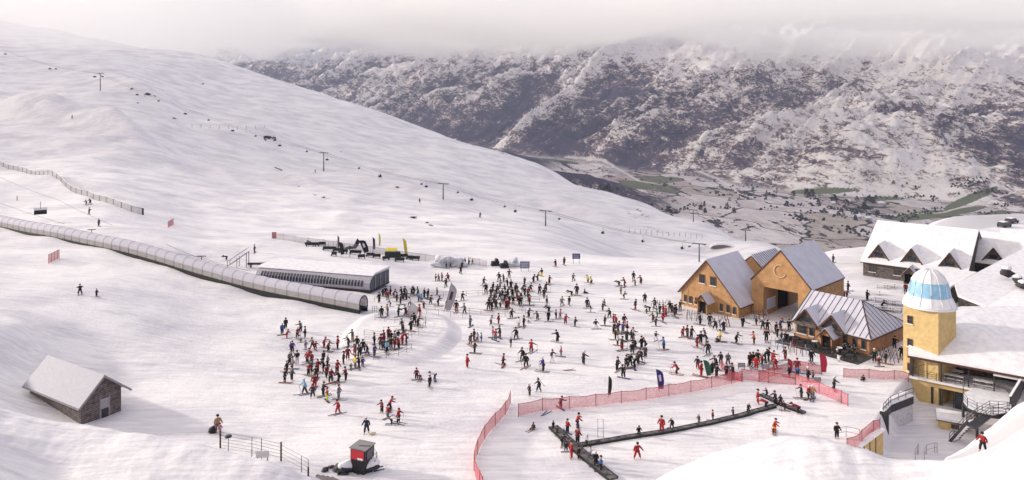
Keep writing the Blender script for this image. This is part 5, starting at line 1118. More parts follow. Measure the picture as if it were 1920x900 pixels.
# ------------------------------------------------------------------ red hut and machines at bottom
def red_hut():
    g = G(679, 884); r = empty('control_hut', g, R(-22)); tag(r, 'small red and black operator hut with a grey roof near the bottom edge', 'hut')
    m = MB(); m.box((-.85, -.75, 1.35), (.85, .85, 2.5)); m.build('cabin', mat('black_panel', (.03, .028, .03), .5), r); MB().prism([(-.6, -.6, .0), (.62, -.6, .0), (.84, -.72, 1.34), (-.84, -.72, 1.34)], (0, 1.3, 0)).build('pedestal', BLACK, r)
    MB().box((-.95, -.85, 2.5), (.95, .95, 2.62)).build('roof', mat('grey_roof', (.24, .23, .24), .7), r); MB().box((-.74, -.80, 1.5), (.70, -.755, 2.42)).build('red_panel', mat('hut_red', (.50, .03, .045), .5), r); MB().box((.0, -.83, 1.52), (.6, -.81, 1.72)).build('white_mark', WHITEP, r); MB().box((.855, -.5, 1.5), (.9, .6, 2.35)).build('window', GLASS, r)
    MB().beam((.95, .1, 2.66), (-.2, -.3, 2.66), .04).build('roof_bar', DARK, r)
    for k, (sx, sy, rt, lab) in enumerate(((655, 884, .5, 'snow topped snowmobile left of the red hut'), (692, 884, .45, 'snow topped snowmobile right below the red hut'))):
        g = G(sx, sy); s = empty('snowmobile', g, rt); tag(s, lab, 'snowmobile'); MB().prism([(-.9, -.35, .25), (.9, -.35, .25), (1.0, -.35, .5), (.3, -.35, .8), (-.2, -.35, 1.0), (-.9, -.35, .7)], (0, .7, 0)).build('body', DARK, s)
        MB().blob((0, 0, .78), (1.1, .46, .42), k, rough=.25).build('snow_load', SNOW, s); MB().prism([(.3, -.3, .8), (.55, -.3, 1.15), (.5, -.3, .8)], (0, .6, 0)).build('windscreen', GLASS, s)
        for q in (-.3, .3): MB().box((.4, q - .08, .02), (1.5, q + .08, .09)).build('ski', BLACK, s)
        MB().box((-1.2, -.22, .0), (.3, .22, .3)).build('track', BLACK, s)
    g = G(637, 878); o = MB().blob((0, 0, .0), (.8, .5, .4), 9, sub=3, rough=.5).build('dark_heap', mat('sooty_snow', (.13, .12, .12), .9, var=.5), None); o.location = g; tag(o, 'dark sooty mound left of the red hut', 'heap')
    for k in range(4):
        a, b = G(594 + k * 9, 894 + k * 1.5), G(622 + k * 9, 908 + k * 1.5); c0 = a.copy(); m = MB(); m.beam(V((0, 0, .15)), b - a + V((0, 0, .15)), .3, .12); o = m.build('plank', mat('grey_plank', (.16, .14, .15), .8, var=.3), None); o.location = c0; tag(o, ('first', 'second', 'third', 'fourth')[k] + ' grey plank from the left in the stack at the bottom edge', 'plank', 'planks at the bottom edge')
    for k, (sx, sy) in enumerate(((612, 880), (622, 877), (631, 884), (645, 890), (608, 884))):
        g = G(sx, sy); o = MB().blob((0, 0, .08), (.35, .2, .16), k, rough=.6).build('dark_clod', DARK, None); o.location = g; tag(o, 'dark clod between planks and red hut, %s from the left' % ['second', 'third', 'fourth', 'fifth', 'first'][k], 'clod', 'dark clods')
    rail('small_rail', [(700, 868), (707, 880)], 1.6, 'thin frame of rails leaning right of the red hut', 4, RAILM, 1.)
red_hut()

# ------------------------------------------------------------------ ski racks, patio furniture, shrubs, courtyard tables
SKIM = [mat('ski_%d' % i, c, .4, var=.05) for i, c in enumerate(((.03, .03, .035), (.35, .34, .36), (.22, .03, .03), (.03, .06, .18), (.05, .05, .05)))]
def ski_rack(sx, sy, L, rot, label, n_=7):
    g = G(sx, sy) if not isinstance(sx, V) else sx; r = empty('ski_rack', g, rot); tag(r, label, 'ski rack', 'ski racks with skis'); m = MB()
    for s in (-1, 1): m.beam((s * L / 2, -.5, 0), (s * L / 2, 0, 1.1), .05); m.beam((s * L / 2, .5, 0), (s * L / 2, 0, 1.1), .05)
    m.beam((-L / 2, 0, 1.1), (L / 2, 0, 1.1), .06); m.build('frame', GREYM, r)
    for k in range(n_):
        x = -L / 2 + L * (k + .5) / n_; s = 1 if k % 2 else -1; m = MB(); m.beam((x, s * .6, 0), (x + random.uniform(-.2, .2), s * -.12, 1.65), .10, .03); m.build('ski', random.choice(SKIM), r)
for a in (('1465', 655, 3.2, -.6, 'ski rack nearest the lower left corner of the cafe patio'), ('1500', 665, 3.0, -.5, 'ski rack just below the left end of the cafe patio'), ('1425', 600, 3.0, .3, 'ski rack at the left pier of the big gable'), ('1302', 600, 2.6, -.4, 'ski rack beside the small porch of the left gable'),
          ('1660', 672, 2.6, .3, 'upper ski rack between cafe and tower'), ('1668', 680, 2.4, .3, 'lower ski rack between cafe and tower'), ('1238', 579, 3.4, .2, 'snow dusted ski rack left of the gatehouse'), ('1357', 612, 1.8, .2, 'empty looking rack in front of the gatehouse')): ski_rack(float(a[0]), a[1], *a[2:])
for i, (sx, sy) in enumerate(((1652, 566), (1668, 570), (1684, 572), (1648, 578), (1664, 583), (1680, 584), (1640, 552), (1655, 540), (1668, 538))): table(G(sx, sy), R(-25), 'snowy picnic table on the yard below the lodge, %s of nine from the left' % ['third', 'seventh', 'ninth', 'second', 'fifth', 'eighth', 'first', 'fourth', 'sixth'][i], 'yard picnic tables', 2.4)
M2 = Matrix.Translation((44.4, 112.8, 0)) @ Matrix.Rotation(angle(.63, -.777), 4, 'Z')
def bush(p, h, label, m_, seed, n_=260, cat='shrub', grp=None):
    r = empty('shrub', p); tag(r, label, cat, grp); rnd = random.Random(seed); MB().tube([(0, 0, -.2), (0, 0, h * .6)], [.06, .02], 5).build('trunk', WOOD, r); m = MB()
    for k in range(n_):
        a = rnd.uniform(0, 6.28); t = rnd.random()**.6; q = V((math.cos(a) * t * h * .38, math.sin(a) * t * h * .38, h * (.25 + .75 * rnd.random() * (1 - t * .5)))); d = V((rnd.gauss(0, 1), rnd.gauss(0, 1), rnd.gauss(0, 1))).normalized() * h * .07; e = d.cross(V((rnd.random(), rnd.random(), 1))).normalized() * h * .05
        m.add([q - d, q + e, q + d, q - e], [(0, 1, 2, 3)], 1 if rnd.random() < .25 else 0)
    m.build('foliage', [m_, SNOW], r)
LEAF = mat('dark_evergreen_leaf', (.025, .035, .02), .8, var=.4)
for i, (x, y, h, lab) in enumerate(((8.5, -1.1, 1.7, 'dark snowy shrub at the right end of the cafe front'), (9.6, -.9, 1.3, 'smaller snowy shrub nearest the right corner of the cafe'), (5.2, -2.9, .9, 'little shrub left of the cafe door'), (3.6, -1.0, .8, 'low shrub under the cafe windows'))): bush(M2 @ V((x, y, .1)), h, lab, LEAF, i)
for i in range(9):
    x = .6 + i * 1.25; y = -2.2 - (i % 3) * .9; p = M2 @ V((x, y, .1)); r = empty('patio_table', p, i * .7); tag(r, 'dark round patio table before the cafe, %s from the left' % words[i].replace('leftmost', 'first'), 'table', 'patio tables'); MB().lathe([(.45, .70), (.45, .75)], n=10).build('tabletop', SNOW if i % 3 == 0 else DARK, r); MB().tube([(0, 0, 0), (0, 0, .7)], .05, 5).build('leg', DARK, r)
    for s in (-1, 1):
        c = empty('patio_chair', p + V((s * .75, .15 * s, 0)), s * .8 + i); tag(c, 'dark chair %s patio table %s from the left before the cafe' % (('left of', 'right of')[s > 0], words[i].replace('leftmost', 'first')), 'chair', 'patio chairs'); MB().box((-.22, -.22, .40), (.22, .22, .46)).build('seat', BLACK, c); MB().box((-.22, .2, .46), (.22, .25, .9)).build('backrest', BLACK, c)
        for a_ in (-.19, .19):
            for b_ in (-.19, .19): MB().beam((a_, b_, 0), (a_, b_, .4), .035).build('leg', BLACK, c)
# park rail, snow arch, small posts, cars
g = G(522, 320, 200); o = MB().beam((-2.2, 1.1, 1.6), (2.2, -1.1, .3), .5, .35).build('park_rail', DARK, None); o.location = g; tag(o, 'dark slanting box rail of the snow park beneath the skyline', 'park rail')
g = G(1354, 466, 200); a_ = MB(); N = 12; pr = [(4.9 * math.cos(math.pi * k / N), 1.7 * math.sin(math.pi * k / N)) for k in range(N + 1)]; a_.prism([(x, 0, z) for x, z in pr], (0, 2, 0)); ar = a_.build('arch_mouth', mat('grey_shade', (.15, .14, .15), .9), None); ar.location = g; ar.rotation_euler.z = R(-10); tag(ar, 'low dark mouth of a snow covered arch beyond the gatehouse', 'culvert')
a_ = MB(); a_.prism([(x * 1.08, 0, z * 1.3 + .12) for x, z in pr] + [(x, 0, z) for x, z in pr[::-1]], (0, 2.4, 0)); q = a_.build('snow_hood', SNOW, ar); q.location.y = -.3
def car(sx, sy, rot, label):
    g = V(at_z(sx, sy, 0)); g.z = gz(g.x, g.y); c = empty('parked_car', g, rot); tag(c, label, 'car', 'cars by the access road'); MB().prism([(-2.2, -.9, .35), (2.2, -.9, .35), (2.25, -.9, .85), (1.3, -.9, .98), (.7, -.9, 1.5), (-1.5, -.9, 1.52), (-2.2, -.9, 1.0)], (0, 1.8, 0)).build('body', mat('dark_car_paint', (.04, .04, .05), .3), c); MB().box((-1.5, -.8, 1.53), (.7, .8, 1.68)).build('snow_load', SNOW, c)
    for x in (-1.4, 1.4):
        for y in (-.92, .92): w_ = MB().lathe([(.33, -.1), (.33, .1)], n=12).build('wheel', BLACK, c); w_.location = (x, y, .33); w_.rotation_euler.x = R(90)
    MB().box((-1.3, -.915, 1.02), (.6, -.902, 1.4)).build('window', GLASS, c)
car(1883, 432, .5, 'snow topped dark car nearer the lodge roofs at the road'); car(1897, 424, .5, 'second snow topped dark car farther right by the road')
for i in range(14):
    sx = 1180 + i * 10.5; g = G(sx, 437 + i * .8, 200); m = MB(); m.tube([(0, 0, 0), (0, 0, 2.2)], .09, 4); p = m.build('fence_stake', GREYD, None); p.location = g; tag(p, 'thin stake in the faint row under the right skyline, %s' % (words[i] + ' from the left' if i else 'leftmost'), 'stake', 'stakes under the skyline')
for i in range(9):
    sx = 360 + i * 17; g = G(sx, 243 - abs(i - 5) * .8, 200); m = MB(); m.tube([(0, 0, 0), (0, 0, 2.0)], .09, 4); p = m.build('fence_stake', GREYD, None); p.location = g; tag(p, 'thin stake in the faint row left of the rocks, %s' % (words[i] + ' from the left' if i else 'leftmost'), 'stake', 'stakes by the rocks')
for i, (sx, sy, s) in enumerate(((505, 258, 2.2), (515, 262, 1.4), (497, 256, 1.3), (277, 177, 2.0), (290, 180, 1.0), (380, 158, 1.8), (326, 222, 1.2), (745, 351, 1.3), (247, 167, 1.4), (258, 193, 1.1), (606, 370, 1.2), (775, 409, 1.1), (800, 418, .9), (150, 0, 0))):
    if s: g = G(sx, sy, 200); o = MB().blob((0, 0, -.2), (s * .6, s * .6, s * .4), i, sub=3, rough=.9).build('rock', MATS['dark_rock'], None); o.location = g; tag(o, 'dark rock poking through the upper slope snow, ' + ['largest of the cluster under the ridge', 'right in the largest cluster', 'left in the largest cluster', 'beside the curved gully high at left', 'small one right of the gully rock', 'alone on the smooth face below the ridge', 'lower of the scattered left rocks', 'above the middle lift tower', 'left of the gully', 'below the gully', 'in the park below the left tower', 'left one under the middle tower', 'right one under the middle tower'][i], 'rock', 'slope rocks')

# ------------------------------------------------------------------ trees and houses in the valley
def cone_tree(p, h, w, seed):
    rnd = random.Random(seed); m = MB()
    for k in range(70):
        a = rnd.uniform(0, 6.28); z = rnd.random(); r = w * (1 - z * .7) * rnd.uniform(.4, 1); q = V((math.cos(a) * r, math.sin(a) * r, h * (.1 + .85 * z))); s = h * .12; d = V((rnd.gauss(0, 1), rnd.gauss(0, 1), rnd.gauss(0, .7))).normalized() * s; e = d.cross(V((.3, rnd.random(), 1))).normalized() * s * .8; m.add([q - d, q + e, q + d, q - e], [(0, 1, 2, 3)])
    return m
VT = mat('valley_pine', (.012, .018, .016), .9, var=.4)
protos = []
for i in range(4):
    r = empty('valley_tree', (0, 0, 0)); MB().tube([(0, 0, -3), (0, 0, 14)], [1.0, .5], 5).build('trunk', WOOD, r); cone_tree(None, 24, 9, i).build('crown', VT, r); protos.append(r)
groups = [((1432, 358), 22, 10, 5, 'in the dark grove at the left foot of the mountain'), ((1505, 378), 30, 12, 5, 'in the largest dark grove on the valley floor'), ((1445, 370), 26, 8, 4, 'between the two big groves'), ((1600, 386), 40, 8, 9, 'in the row of trees right of the largest grove'), ((1575, 372), 70, 6, 6, 'scattered behind the tree row'), ((1700, 350), 30, 6, 4, 'at the foot of the snowy bluff'),
          ((1150, 352), 26, 10, 5, 'scattered just past the near skyline'), ((1230, 345), 60, 10, 7, 'along the valley stream'), ((1330, 392), 50, 12, 8, 'on the scrubby flat below the stream'), ((1380, 382), 30, 10, 5, 'beside the bend of the valley road'), ((1610, 405), 70, 10, 12, 'in the dark belt above the lodge roof'), ((1545, 400), 60, 6, 8, 'in the dark belt left of the lodge roof'), ((1260, 330), 50, 8, 5, 'near the pale flats')]
k = 0; rnd = random.Random(5)
for (cx_, cy_), wx, wy, cnt, where in groups:
    L = sorted([(cx_ + rnd.uniform(-wx, wx), cy_ + rnd.uniform(-wy, wy)) for _ in range(cnt)])
    for j, (sx, sy) in enumerate(L):
        p = GM(sx, sy); s = rnd.uniform(.45, 1.1) * (1.1 if 'largest' in where else .6); t = protos[k] if k < 4 else copy_tree(protos[rnd.randrange(4)]); t.location = p; t.scale = (s * 1.3, s * 1.3, s); t.rotation_euler.z = rnd.uniform(0, 6); k += 1
        tag(t, '%s dark tree %s' % ('leftmost' if j == 0 else words[min(j, 13)] + ' from left', where), 'tree', 'trees on the valley floor')
for i, (sx, sy, rt) in enumerate(((1612, 372, .3), (1590, 380, .8), (1650, 384, .1), (1608, 409, .6), (1626, 412, .2), (1560, 384, .5), (1836, 412, .2))):
    p = GM(sx, sy); r = empty('farmhouse', p, rt); tag(r, 'tiny pale farmhouse in the valley, %s' % ['brightest one above the tree row', 'left of the brightest one', 'at the right end of the tree row', 'in the dark belt over the lodge', 'right in the dark belt over the lodge', 'nearest the largest grove', 'white blob beside the access road'][i], 'house', 'valley houses'); MB().box((-9, -6, -2), (9, 6, 5)).build('wall', mat('pale_wall', (.45, .40, .38), .8), r); MB().prism([(-10, -7, 5), (10, -7, 5), (10, 0, 10), (-10, 0, 10)], (0, 0, .5)).add([(-10, 7, 5), (10, 7, 5), (10, 0, 10), (-10, 0, 10)], [(0, 1, 2, 3)]).build('roof', SNOW, r)
scrub = MB()
for _ in range(2600):
    u_ = rnd.random(); sx = 1120 + 800 * u_; sy = 350 + 70 * rnd.random() + 25 * math.sin(sx / 60)
    if not (1100 < sx < 1900 and 320 < sy < 470): continue
    w_ = vnoise(np.array([sx / 45]), np.array([sy / 7 + 40]))[0]
    if w_ < .70: continue
    p = GM(sx, sy); s = rnd.uniform(2, 6); scrub.add([p + V((-s, 0, -1)), p + V((s, 0, -1)), p + V((s * .7, s, s)), p + V((-s * .4, 0, s * 1.1))], [(0, 1, 2, 3), (0, 1, 3)])
scrub.build('scrub', mat('winter_scrub', (.03, .028, .035), .9, var=.4), None)['kind'] = 'stuff'
# ------------------------------------------------------------------ people
def skin_mesh(name, nodes, edges, root, sub=1):
    """one continuous surface grown over a skeleton: nodes {name: (pos, radius)}"""
    ks = list(nodes); me = bpy.data.meshes.new(name + '_skeleton'); me.from_pydata([nodes[k][0] for k in ks], [(ks.index(a), ks.index(b)) for a, b in edges], [])
    o = bpy.data.objects.new(name + '_skeleton', me); col.objects.link(o); md = o.modifiers.new('s', 'SKIN'); md.use_smooth_shade = True
    for i, k in enumerate(ks):
        r = nodes[k][1]; r = r if isinstance(r, tuple) else (r, r); me.skin_vertices[0].data[i].radius = r; me.skin_vertices[0].data[i].use_root = (k == root)
    if sub: sd_ = o.modifiers.new('d', 'SUBSURF'); sd_.levels = sub; sd_.render_levels = sub
    dg = bpy.context.evaluated_depsgraph_get(); m2 = bpy.data.meshes.new_from_object(o.evaluated_get(dg)); m2.name = name; bpy.data.objects.remove(o); bpy.data.meshes.remove(me); return m2
def pose(hip=.92, lean=0., spread=.12, step=0., knee=0., armL=(20, 10), armR=(20, 10), turn=0., sit=False, crouch=0.):
    """joints of a 1.75 m figure facing -y. arm = (degrees out, degrees forward)"""
    P = {}; hz = hip - crouch; P['pelvis'] = V((0, crouch * .3, hz)); up = V((0, -math.sin(R(lean)), math.cos(R(lean))))
    P['belly'] = P['pelvis'] + up * .18; P['chest'] = P['pelvis'] + up * .40; P['neck'] = P['pelvis'] + up * .56; P['head'] = P['neck'] + (up + V((0, -.1, .5))).normalized() * .20
    for s, nm, ar in ((-1, 'L', armL), (1, 'R', armR)):
        sh = P['chest'] + up * .09 + V((s * .19, 0, 0)); P['sh' + nm] = sh; o, f = R(ar[0]), R(ar[1])
        d = V((s * math.sin(o), -math.sin(f) * math.cos(o), -math.cos(f) * math.cos(o))); P['el' + nm] = sh + d * .29
        f2 = f + R(25); d2 = V((s * math.sin(o) * .7, -math.sin(f2) * math.cos(o), -math.cos(f2) * math.cos(o))).normalized(); P['wr' + nm] = P['el' + nm] + d2 * .25; P['ha' + nm] = P['wr' + nm] + d2 * .10
        st = step * s
        if sit:
            P['hp' + nm] = P['pelvis'] + V((s * .10, 0, -.02)); P['kn' + nm] = V((s * .16, -.40, hz + .12)); P['an' + nm] = V((s * .18, -.72, .09)); P['to' + nm] = V((s * .19, -.86, .10))
        else:
            an = V((s * spread, st, .09)); hp = P['pelvis'] + V((s * .09, 0, -.06)); P['hp' + nm] = hp; mid = (hp + an) / 2; P['kn' + nm] = mid + V((s * .02, -knee - abs(st) * .25 - crouch * .5, .02)); P['an' + nm] = an; P['to' + nm] = an + V((s * .02, -.17, -.05))
    return P
def figure(nm, P):
    N = {'pelvis': (P['pelvis'], (.15, .12)), 'belly': (P['belly'], (.14, .11)), 'chest': (P['chest'], (.17, .12)), 'neck': (P['neck'], .065), 'head': (P['head'], (.10, .12))}
    E = [('pelvis', 'belly'), ('belly', 'chest'), ('chest', 'neck'), ('neck', 'head')]
    for q in 'LR':
        N.update({'sh' + q: (P['sh' + q], .07), 'el' + q: (P['el' + q], .052), 'wr' + q: (P['wr' + q], .038), 'ha' + q: (P['ha' + q], .045), 'hp' + q: (P['hp' + q], .095), 'kn' + q: (P['kn' + q], .07), 'an' + q: (P['an' + q], .055), 'to' + q: (P['to' + q], .05)})
        E += [('chest', 'sh' + q), ('sh' + q, 'el' + q), ('el' + q, 'wr' + q), ('wr' + q, 'ha' + q), ('pelvis', 'hp' + q), ('hp' + q, 'kn' + q), ('kn' + q, 'an' + q), ('an' + q, 'to' + q)]
    body = skin_mesh(nm + '_body', N, E, 'pelvis')
    hi = P['chest'].lerp(P['neck'], .75); lo = P['pelvis'] + (P['pelvis'] - P['belly']) * .35
    J = {'lo': (lo, (.19, .16)), 'belly': (P['belly'], (.185, .15)), 'chest': (P['chest'], (.21, .155)), 'hi': (hi, .095)}; JE = [('lo', 'belly'), ('belly', 'chest'), ('chest', 'hi')]
    T = {'w': (P['pelvis'] + V((0, 0, .03)), (.175, .145))}; TE = []
    for q in 'LR':
        J.update({'sh' + q: (P['sh' + q], .095), 'el' + q: (P['el' + q], .08), 'wr' + q: (P['wr' + q], .065)}); JE += [('chest', 'sh' + q), ('sh' + q, 'el' + q), ('el' + q, 'wr' + q)]
        T.update({'hp' + q: (P['hp' + q], .13), 'kn' + q: (P['kn' + q], .105), 'an' + q: (P['an' + q].lerp(P['kn' + q], .12), .09)}); TE += [('w', 'hp' + q), ('hp' + q, 'kn' + q), ('kn' + q, 'an' + q)]
    jk = skin_mesh(nm + '_jacket', J, JE, 'belly'); tr = skin_mesh(nm + '_trousers', T, TE, 'w')
    h = P['head'] + V((0, .012, .035)); m = MB(); m.lathe([(.128, -.03), (.135, .03), (.12, .09), (.075, .125), (.02, .14)], (h.x, h.y, h.z), 10); m.box((h.x - .09, h.y - .15, h.z - .05), (h.x + .09, h.y - .09, h.z + .01), 1)
    me = bpy.data.meshes.new(nm + '_helmet'); me.from_pydata(m.v, [], m.f); me.polygons.foreach_set('material_index', m.m); me.polygons.foreach_set('use_smooth', m.sm)
    return dict(body=body, jacket=jk, trousers=tr, helmet=me, P=P)
POSES = {'stand': pose(), 'stand2': pose(lean=6, spread=.16, armL=(18, 45), armR=(12, 20)), 'lean': pose(lean=22, spread=.15, knee=.08, armL=(25, 55), armR=(25, 60), crouch=.05), 'ski': pose(lean=30, spread=.20, knee=.10, crouch=.14, armL=(25, 50), armR=(25, 45)),
         'walk': pose(lean=8, step=.22, armL=(12, 35), armR=(12, -25)), 'arms': pose(lean=4, spread=.18, armL=(50, 30), armR=(38, 20)), 'bend': pose(lean=75, spread=.17, knee=.04, crouch=.1, armL=(10, 80), armR=(15, 70)), 'sit': pose(hip=.17, lean=5, sit=True, armL=(30, -20), armR=(35, 30)), 'wedge': pose(lean=12, spread=.28, knee=.06, crouch=.06, armL=(30, 40), armR=(30, 40))}
FIG = {k: figure(k, p) for k, p in POSES.items()}
def cloth(name, rgb): return mat('cloth_' + name.replace(' ', '_'), rgb, .75, var=.12, scale=6)
CL = {'black': (.012, .012, .015), 'dark grey': (.035, .034, .038), 'grey': (.12, .115, .13), 'pale grey': (.36, .34, .38), 'white': (.62, .60, .63), 'red': (.30, .016, .022), 'dark red': (.17, .015, .025), 'navy': (.015, .02, .06), 'blue': (.03, .10, .32), 'light blue': (.18, .42, .58), 'purple': (.06, .03, .20),
      'lilac': (.20, .16, .32), 'green': (.03, .20, .09), 'tan': (.30, .19, .10), 'yellow': (.62, .48, .04), 'orange': (.55, .14, .05), 'pink': (.50, .14, .20), 'neon green': (.45, .62, .08), 'brown': (.07, .04, .03)}
SKIN = mat('skin', (.50, .30, .22), .6); GOG = mat('goggle_lens', (.03, .03, .04), .2)
def ski_mesh(L, w):
    m = MB(); pts = [(-L * .45, .02), (L * .40, .02), (L * .47, .05), (L * .52, .12)]; me = bpy.data.meshes.new('ski')
    vs = []; 
    for y, z in pts: vs += [(-w / 2, -y, z), (w / 2, -y, z), (w / 2, -y, z + .03), (-w / 2, -y, z + .03)]
    fs = [(0, 1, 2, 3), (12, 15, 14, 13)] + [(i * 4 + a, i * 4 + (a + 1) % 4, i * 4 + 4 + (a + 1) % 4, i * 4 + 4 + a) for i in range(3) for a in range(4)]; me.from_pydata(vs, [], fs); me.update(); return me
SKI = ski_mesh(1.65, .10); BOARD = ski_mesh(1.5, .28)
pm = MB(); pm.tube([(0, 0, 0), (0, 0, 1.15)], .016, 4); POLE = bpy.data.meshes.new('ski_pole'); POLE.from_pydata(pm.v, [], pm.f)
for m_ in (SKI, BOARD, POLE): m_.materials.append(BLACK)
for k, f in FIG.items():
    for q in ('body', 'jacket', 'trousers', 'helmet'): f[q].materials.append(SKIN)
    f['helmet'].materials.append(GOG)
def put(me, name, parent, m_=None):
    o = bpy.data.objects.new(name, me); col.objects.link(o); o.parent = parent
    if m_: o.material_slots[0].link = 'OBJECT'; o.material_slots[0].material = m_
    return o
SKC = [mat('ski_top_%d' % i, c, .4, var=.05) for i, c in enumerate(((.03, .03, .03), (.30, .28, .30), (.25, .04, .04), (.05, .08, .2), (.08, .08, .09)))]
prnd = random.Random(11)
def person(p, h, jk, tr, ps, rot, gear):
    f = FIG[ps]; P = f['P']; s = h / 1.75; r = bpy.data.objects.new('person', f['body']); col.objects.link(r); r.location = p; r.scale = (s * 1.22, s * 1.22, s * 1.06); r.rotation_euler.z = rot
    r.material_slots[0].link = 'OBJECT'; r.material_slots[0].material = SKIN
    put(f['jacket'], 'jacket', r, cloth(jk, CL[jk])); put(f['trousers'], 'trousers', r, cloth(tr, CL[tr])); put(f['helmet'], 'helmet', r, cloth(*prnd.choice((('black', CL['black']), ('black', CL['black']), ('dark grey', CL['dark grey']), ('white', CL['white']), ('dark red', CL['dark red'])))))
    km = prnd.choice(SKC)
    if gear == 'ski':
        for sgn, q in ((-1, 'L'), (1, 'R')):
            k = put(SKI, 'ski', r, km); k.location = (P['to' + q].x, P['an' + q].y - .05, 0); k.rotation_euler.z = sgn * (-.22 if ps == 'wedge' else -.04) * -1
        if ps in ('ski', 'lean', 'walk', 'arms', 'stand2', 'wedge') and prnd.random() < .7:
            for q in 'LR':
                k = put(POLE, 'ski_pole', r, DARK); a = P['ha' + q]; b = V((a.x * 1.25, a.y + .25, 0)); d = a - b; k.location = b; k.rotation_euler = d.to_track_quat('Z', 'Y').to_euler(); k.scale = (1, 1, d.length / 1.05)
    elif gear == 'board': k = put(BOARD, 'snowboard', r, km); k.location = (0, -.05, 0); k.rotation_euler.z = R(90)
    elif gear == 'carry': k = put(BOARD, 'snowboard', r, DARK); k.location = (P['haR'].x - .05, P['haR'].y, P['haR'].z + .1); k.rotation_euler = (R(25), 0, R(70))
    elif gear == 'carryski':
        for t in (0, .08): k = put(SKI, 'ski', r, km); k.location = (.24 + t, .1, 1.35); k.rotation_euler.x = R(-55)
    return r
Z = {}   # zone -> (phrase, [(x, y, height, jacket, trousers, pose, gear)])
def Zn(zone, *rows): Z.setdefault(zone, []).extend(rows)
K, DG, GY, PG, W_, RD, DR, NV, BL, LB, PU, LI, GN, TN, YE, OR, PK = 'black', 'dark grey', 'grey', 'pale grey', 'white', 'red', 'dark red', 'navy', 'blue', 'light blue', 'purple', 'lilac', 'green', 'tan', 'yellow', 'orange', 'pink'
A_ = 1.72; C_H = 1.25
Zn('in the class below the snow tunnel', (529, 627.5, A_, BL, K), (535.5, 617, A_, K, K), (537, 635, 1.5, RD, RD), (557.5, 634, 1.6, RD, K), (564, 623, A_, GY, K), (564.5, 642, C_H, W_, K), (572, 634, A_, K, K), (548, 661, 1.6, PU, K), (545, 656, 1.2, BL, K), (573, 656, 1.4, LI, PG), (586, 654, 1.6, TN, K), (591, 656, 1.4, DR, DR),
   (607, 652, 1.6, RD, DR), (615, 659, 1.6, DR, K), (633, 655, 1.9, RD, K), (661, 640, A_, DG, TN), (654, 650, A_, K, DG), (670, 653, A_, K, K), (681, 661, 1.85, K, K), (665, 665, 1.5, DR, DR), (674, 669, 1.6, NV, K), (689, 666, 1.6, K, DG), (652, 675, 1.85, DR, DR), (644, 683, A_, DG, DG), (658, 693, 1.0, GY, GY), (666, 691, A_, YE, GY), (673, 691, 1.8, K, K), (680, 687, 1.3, PU, PU),
   (543, 683, 1.7, GY, K), (557, 683, 1.85, K, W_), (576, 681, 1.6, RD, K), (581, 676, 1.7, RD, K), (584, 684, A_, DR, GY), (578.5, 704, 1.6, RD, K), (584, 699, 1.7, DG, DG), (606, 680, 1.6, K, K), (607, 697, 1.8, K, K, 'lean'), (614, 689, 1.7, GY, K), (595, 698, 1.7, RD, RD), (548, 692, 1.6, PG, GY), (538, 698, 1.5, K, K), (547, 714, 1.85, GY, DG), (534, 718, 1.8, DG, K), (593, 711, A_, K, K), (590, 728, 1.8, DR, RD), (612, 709, A_, DR, K), (620, 718, 1.9, DR, K), (632, 700, A_, RD, K), (636, 718, 1.8, K, K), (648.5, 714.5, 1.8, DR, K),
   (572, 739, 1.9, LB, DG), (586.5, 745.5, 1.6, DG, DG), (606, 743, 1.7, K, K), (613.6, 751.5, 1.5, RD, 'neon green'), (635, 749, 1.75, GY, GY), (634, 776, 1.6, RD, RD, 'walk'))
Zn('in the foreground group by the packed run', (716, 774.5, 1.5, DR, K), (731, 769, 1.6, RD, K), (727, 784, 1.5, RD, GY), (733.6, 796, 1.5, W_, K, 'bend'), (747, 793.5, 1.6, RD, K, 'arms'))
Zn('pulling a pale sled above the red hut', (687.6, 812.5, 1.75, NV, K, 'walk', 'none'))
Zn('on the snow below the queue pad', (805.5, 726, 1.5, K, K), (816, 712, 1.6, W_, K, 'bend', 'board'), (781, 712, 1.5, DR, K), (788, 713, 1.3, DR, K, 'bend'))
Zn('beside the dark bag near the wire fence', (408, 811, 1.9, TN, GY, 'stand', 'none'), (412, 816, 1.3, PK, PG, 'stand', 'none'))
Zn('in the queue at the lift station', (711, 568, 1.9, K, DG), (718, 556, A_, K, K), (723, 554, A_, K, DG), (738, 559, 1.8, DR, K), (732, 554, A_, K, K), (727, 561, A_, RD, K), (732, 575, 1.3, NV, NV), (727, 590, 1.7, TN, DG), (715.5, 595, 1.8, K, K), (753, 555, A_, NV, K), (758, 556, 1.9, K, K), (751, 571, 1.8, NV, K), (755, 563, A_, K, K), (747, 594, 1.8, K, K), (761, 593, A_, K, DR), (772, 555, A_, K, K), (777, 552, A_, K, DG), (784, 554, A_, GN, K), (785, 566, 1.7, BL, NV), (790, 566, 1.5, LB, GY), (795.5, 559, 1.9, K, K), (802, 561, 1.9, K, K), (807, 571, A_, K, DG), (820, 554, 1.5, GY, K), (821, 574, 1.8, K, DG), (794.6, 578, 1.3, DR, DR), (787.5, 594, 2.0, RD, RD), (777, 609, 2.1, K, K), (783, 613, 1.8, K, DG), (770.6, 621, 1.9, K, K), (754, 619, A_, DG, K), (756, 626, A_, K, K), (768, 575, A_, W_, GY), (762, 562, A_, DG, K), (744, 566, A_, K, K))
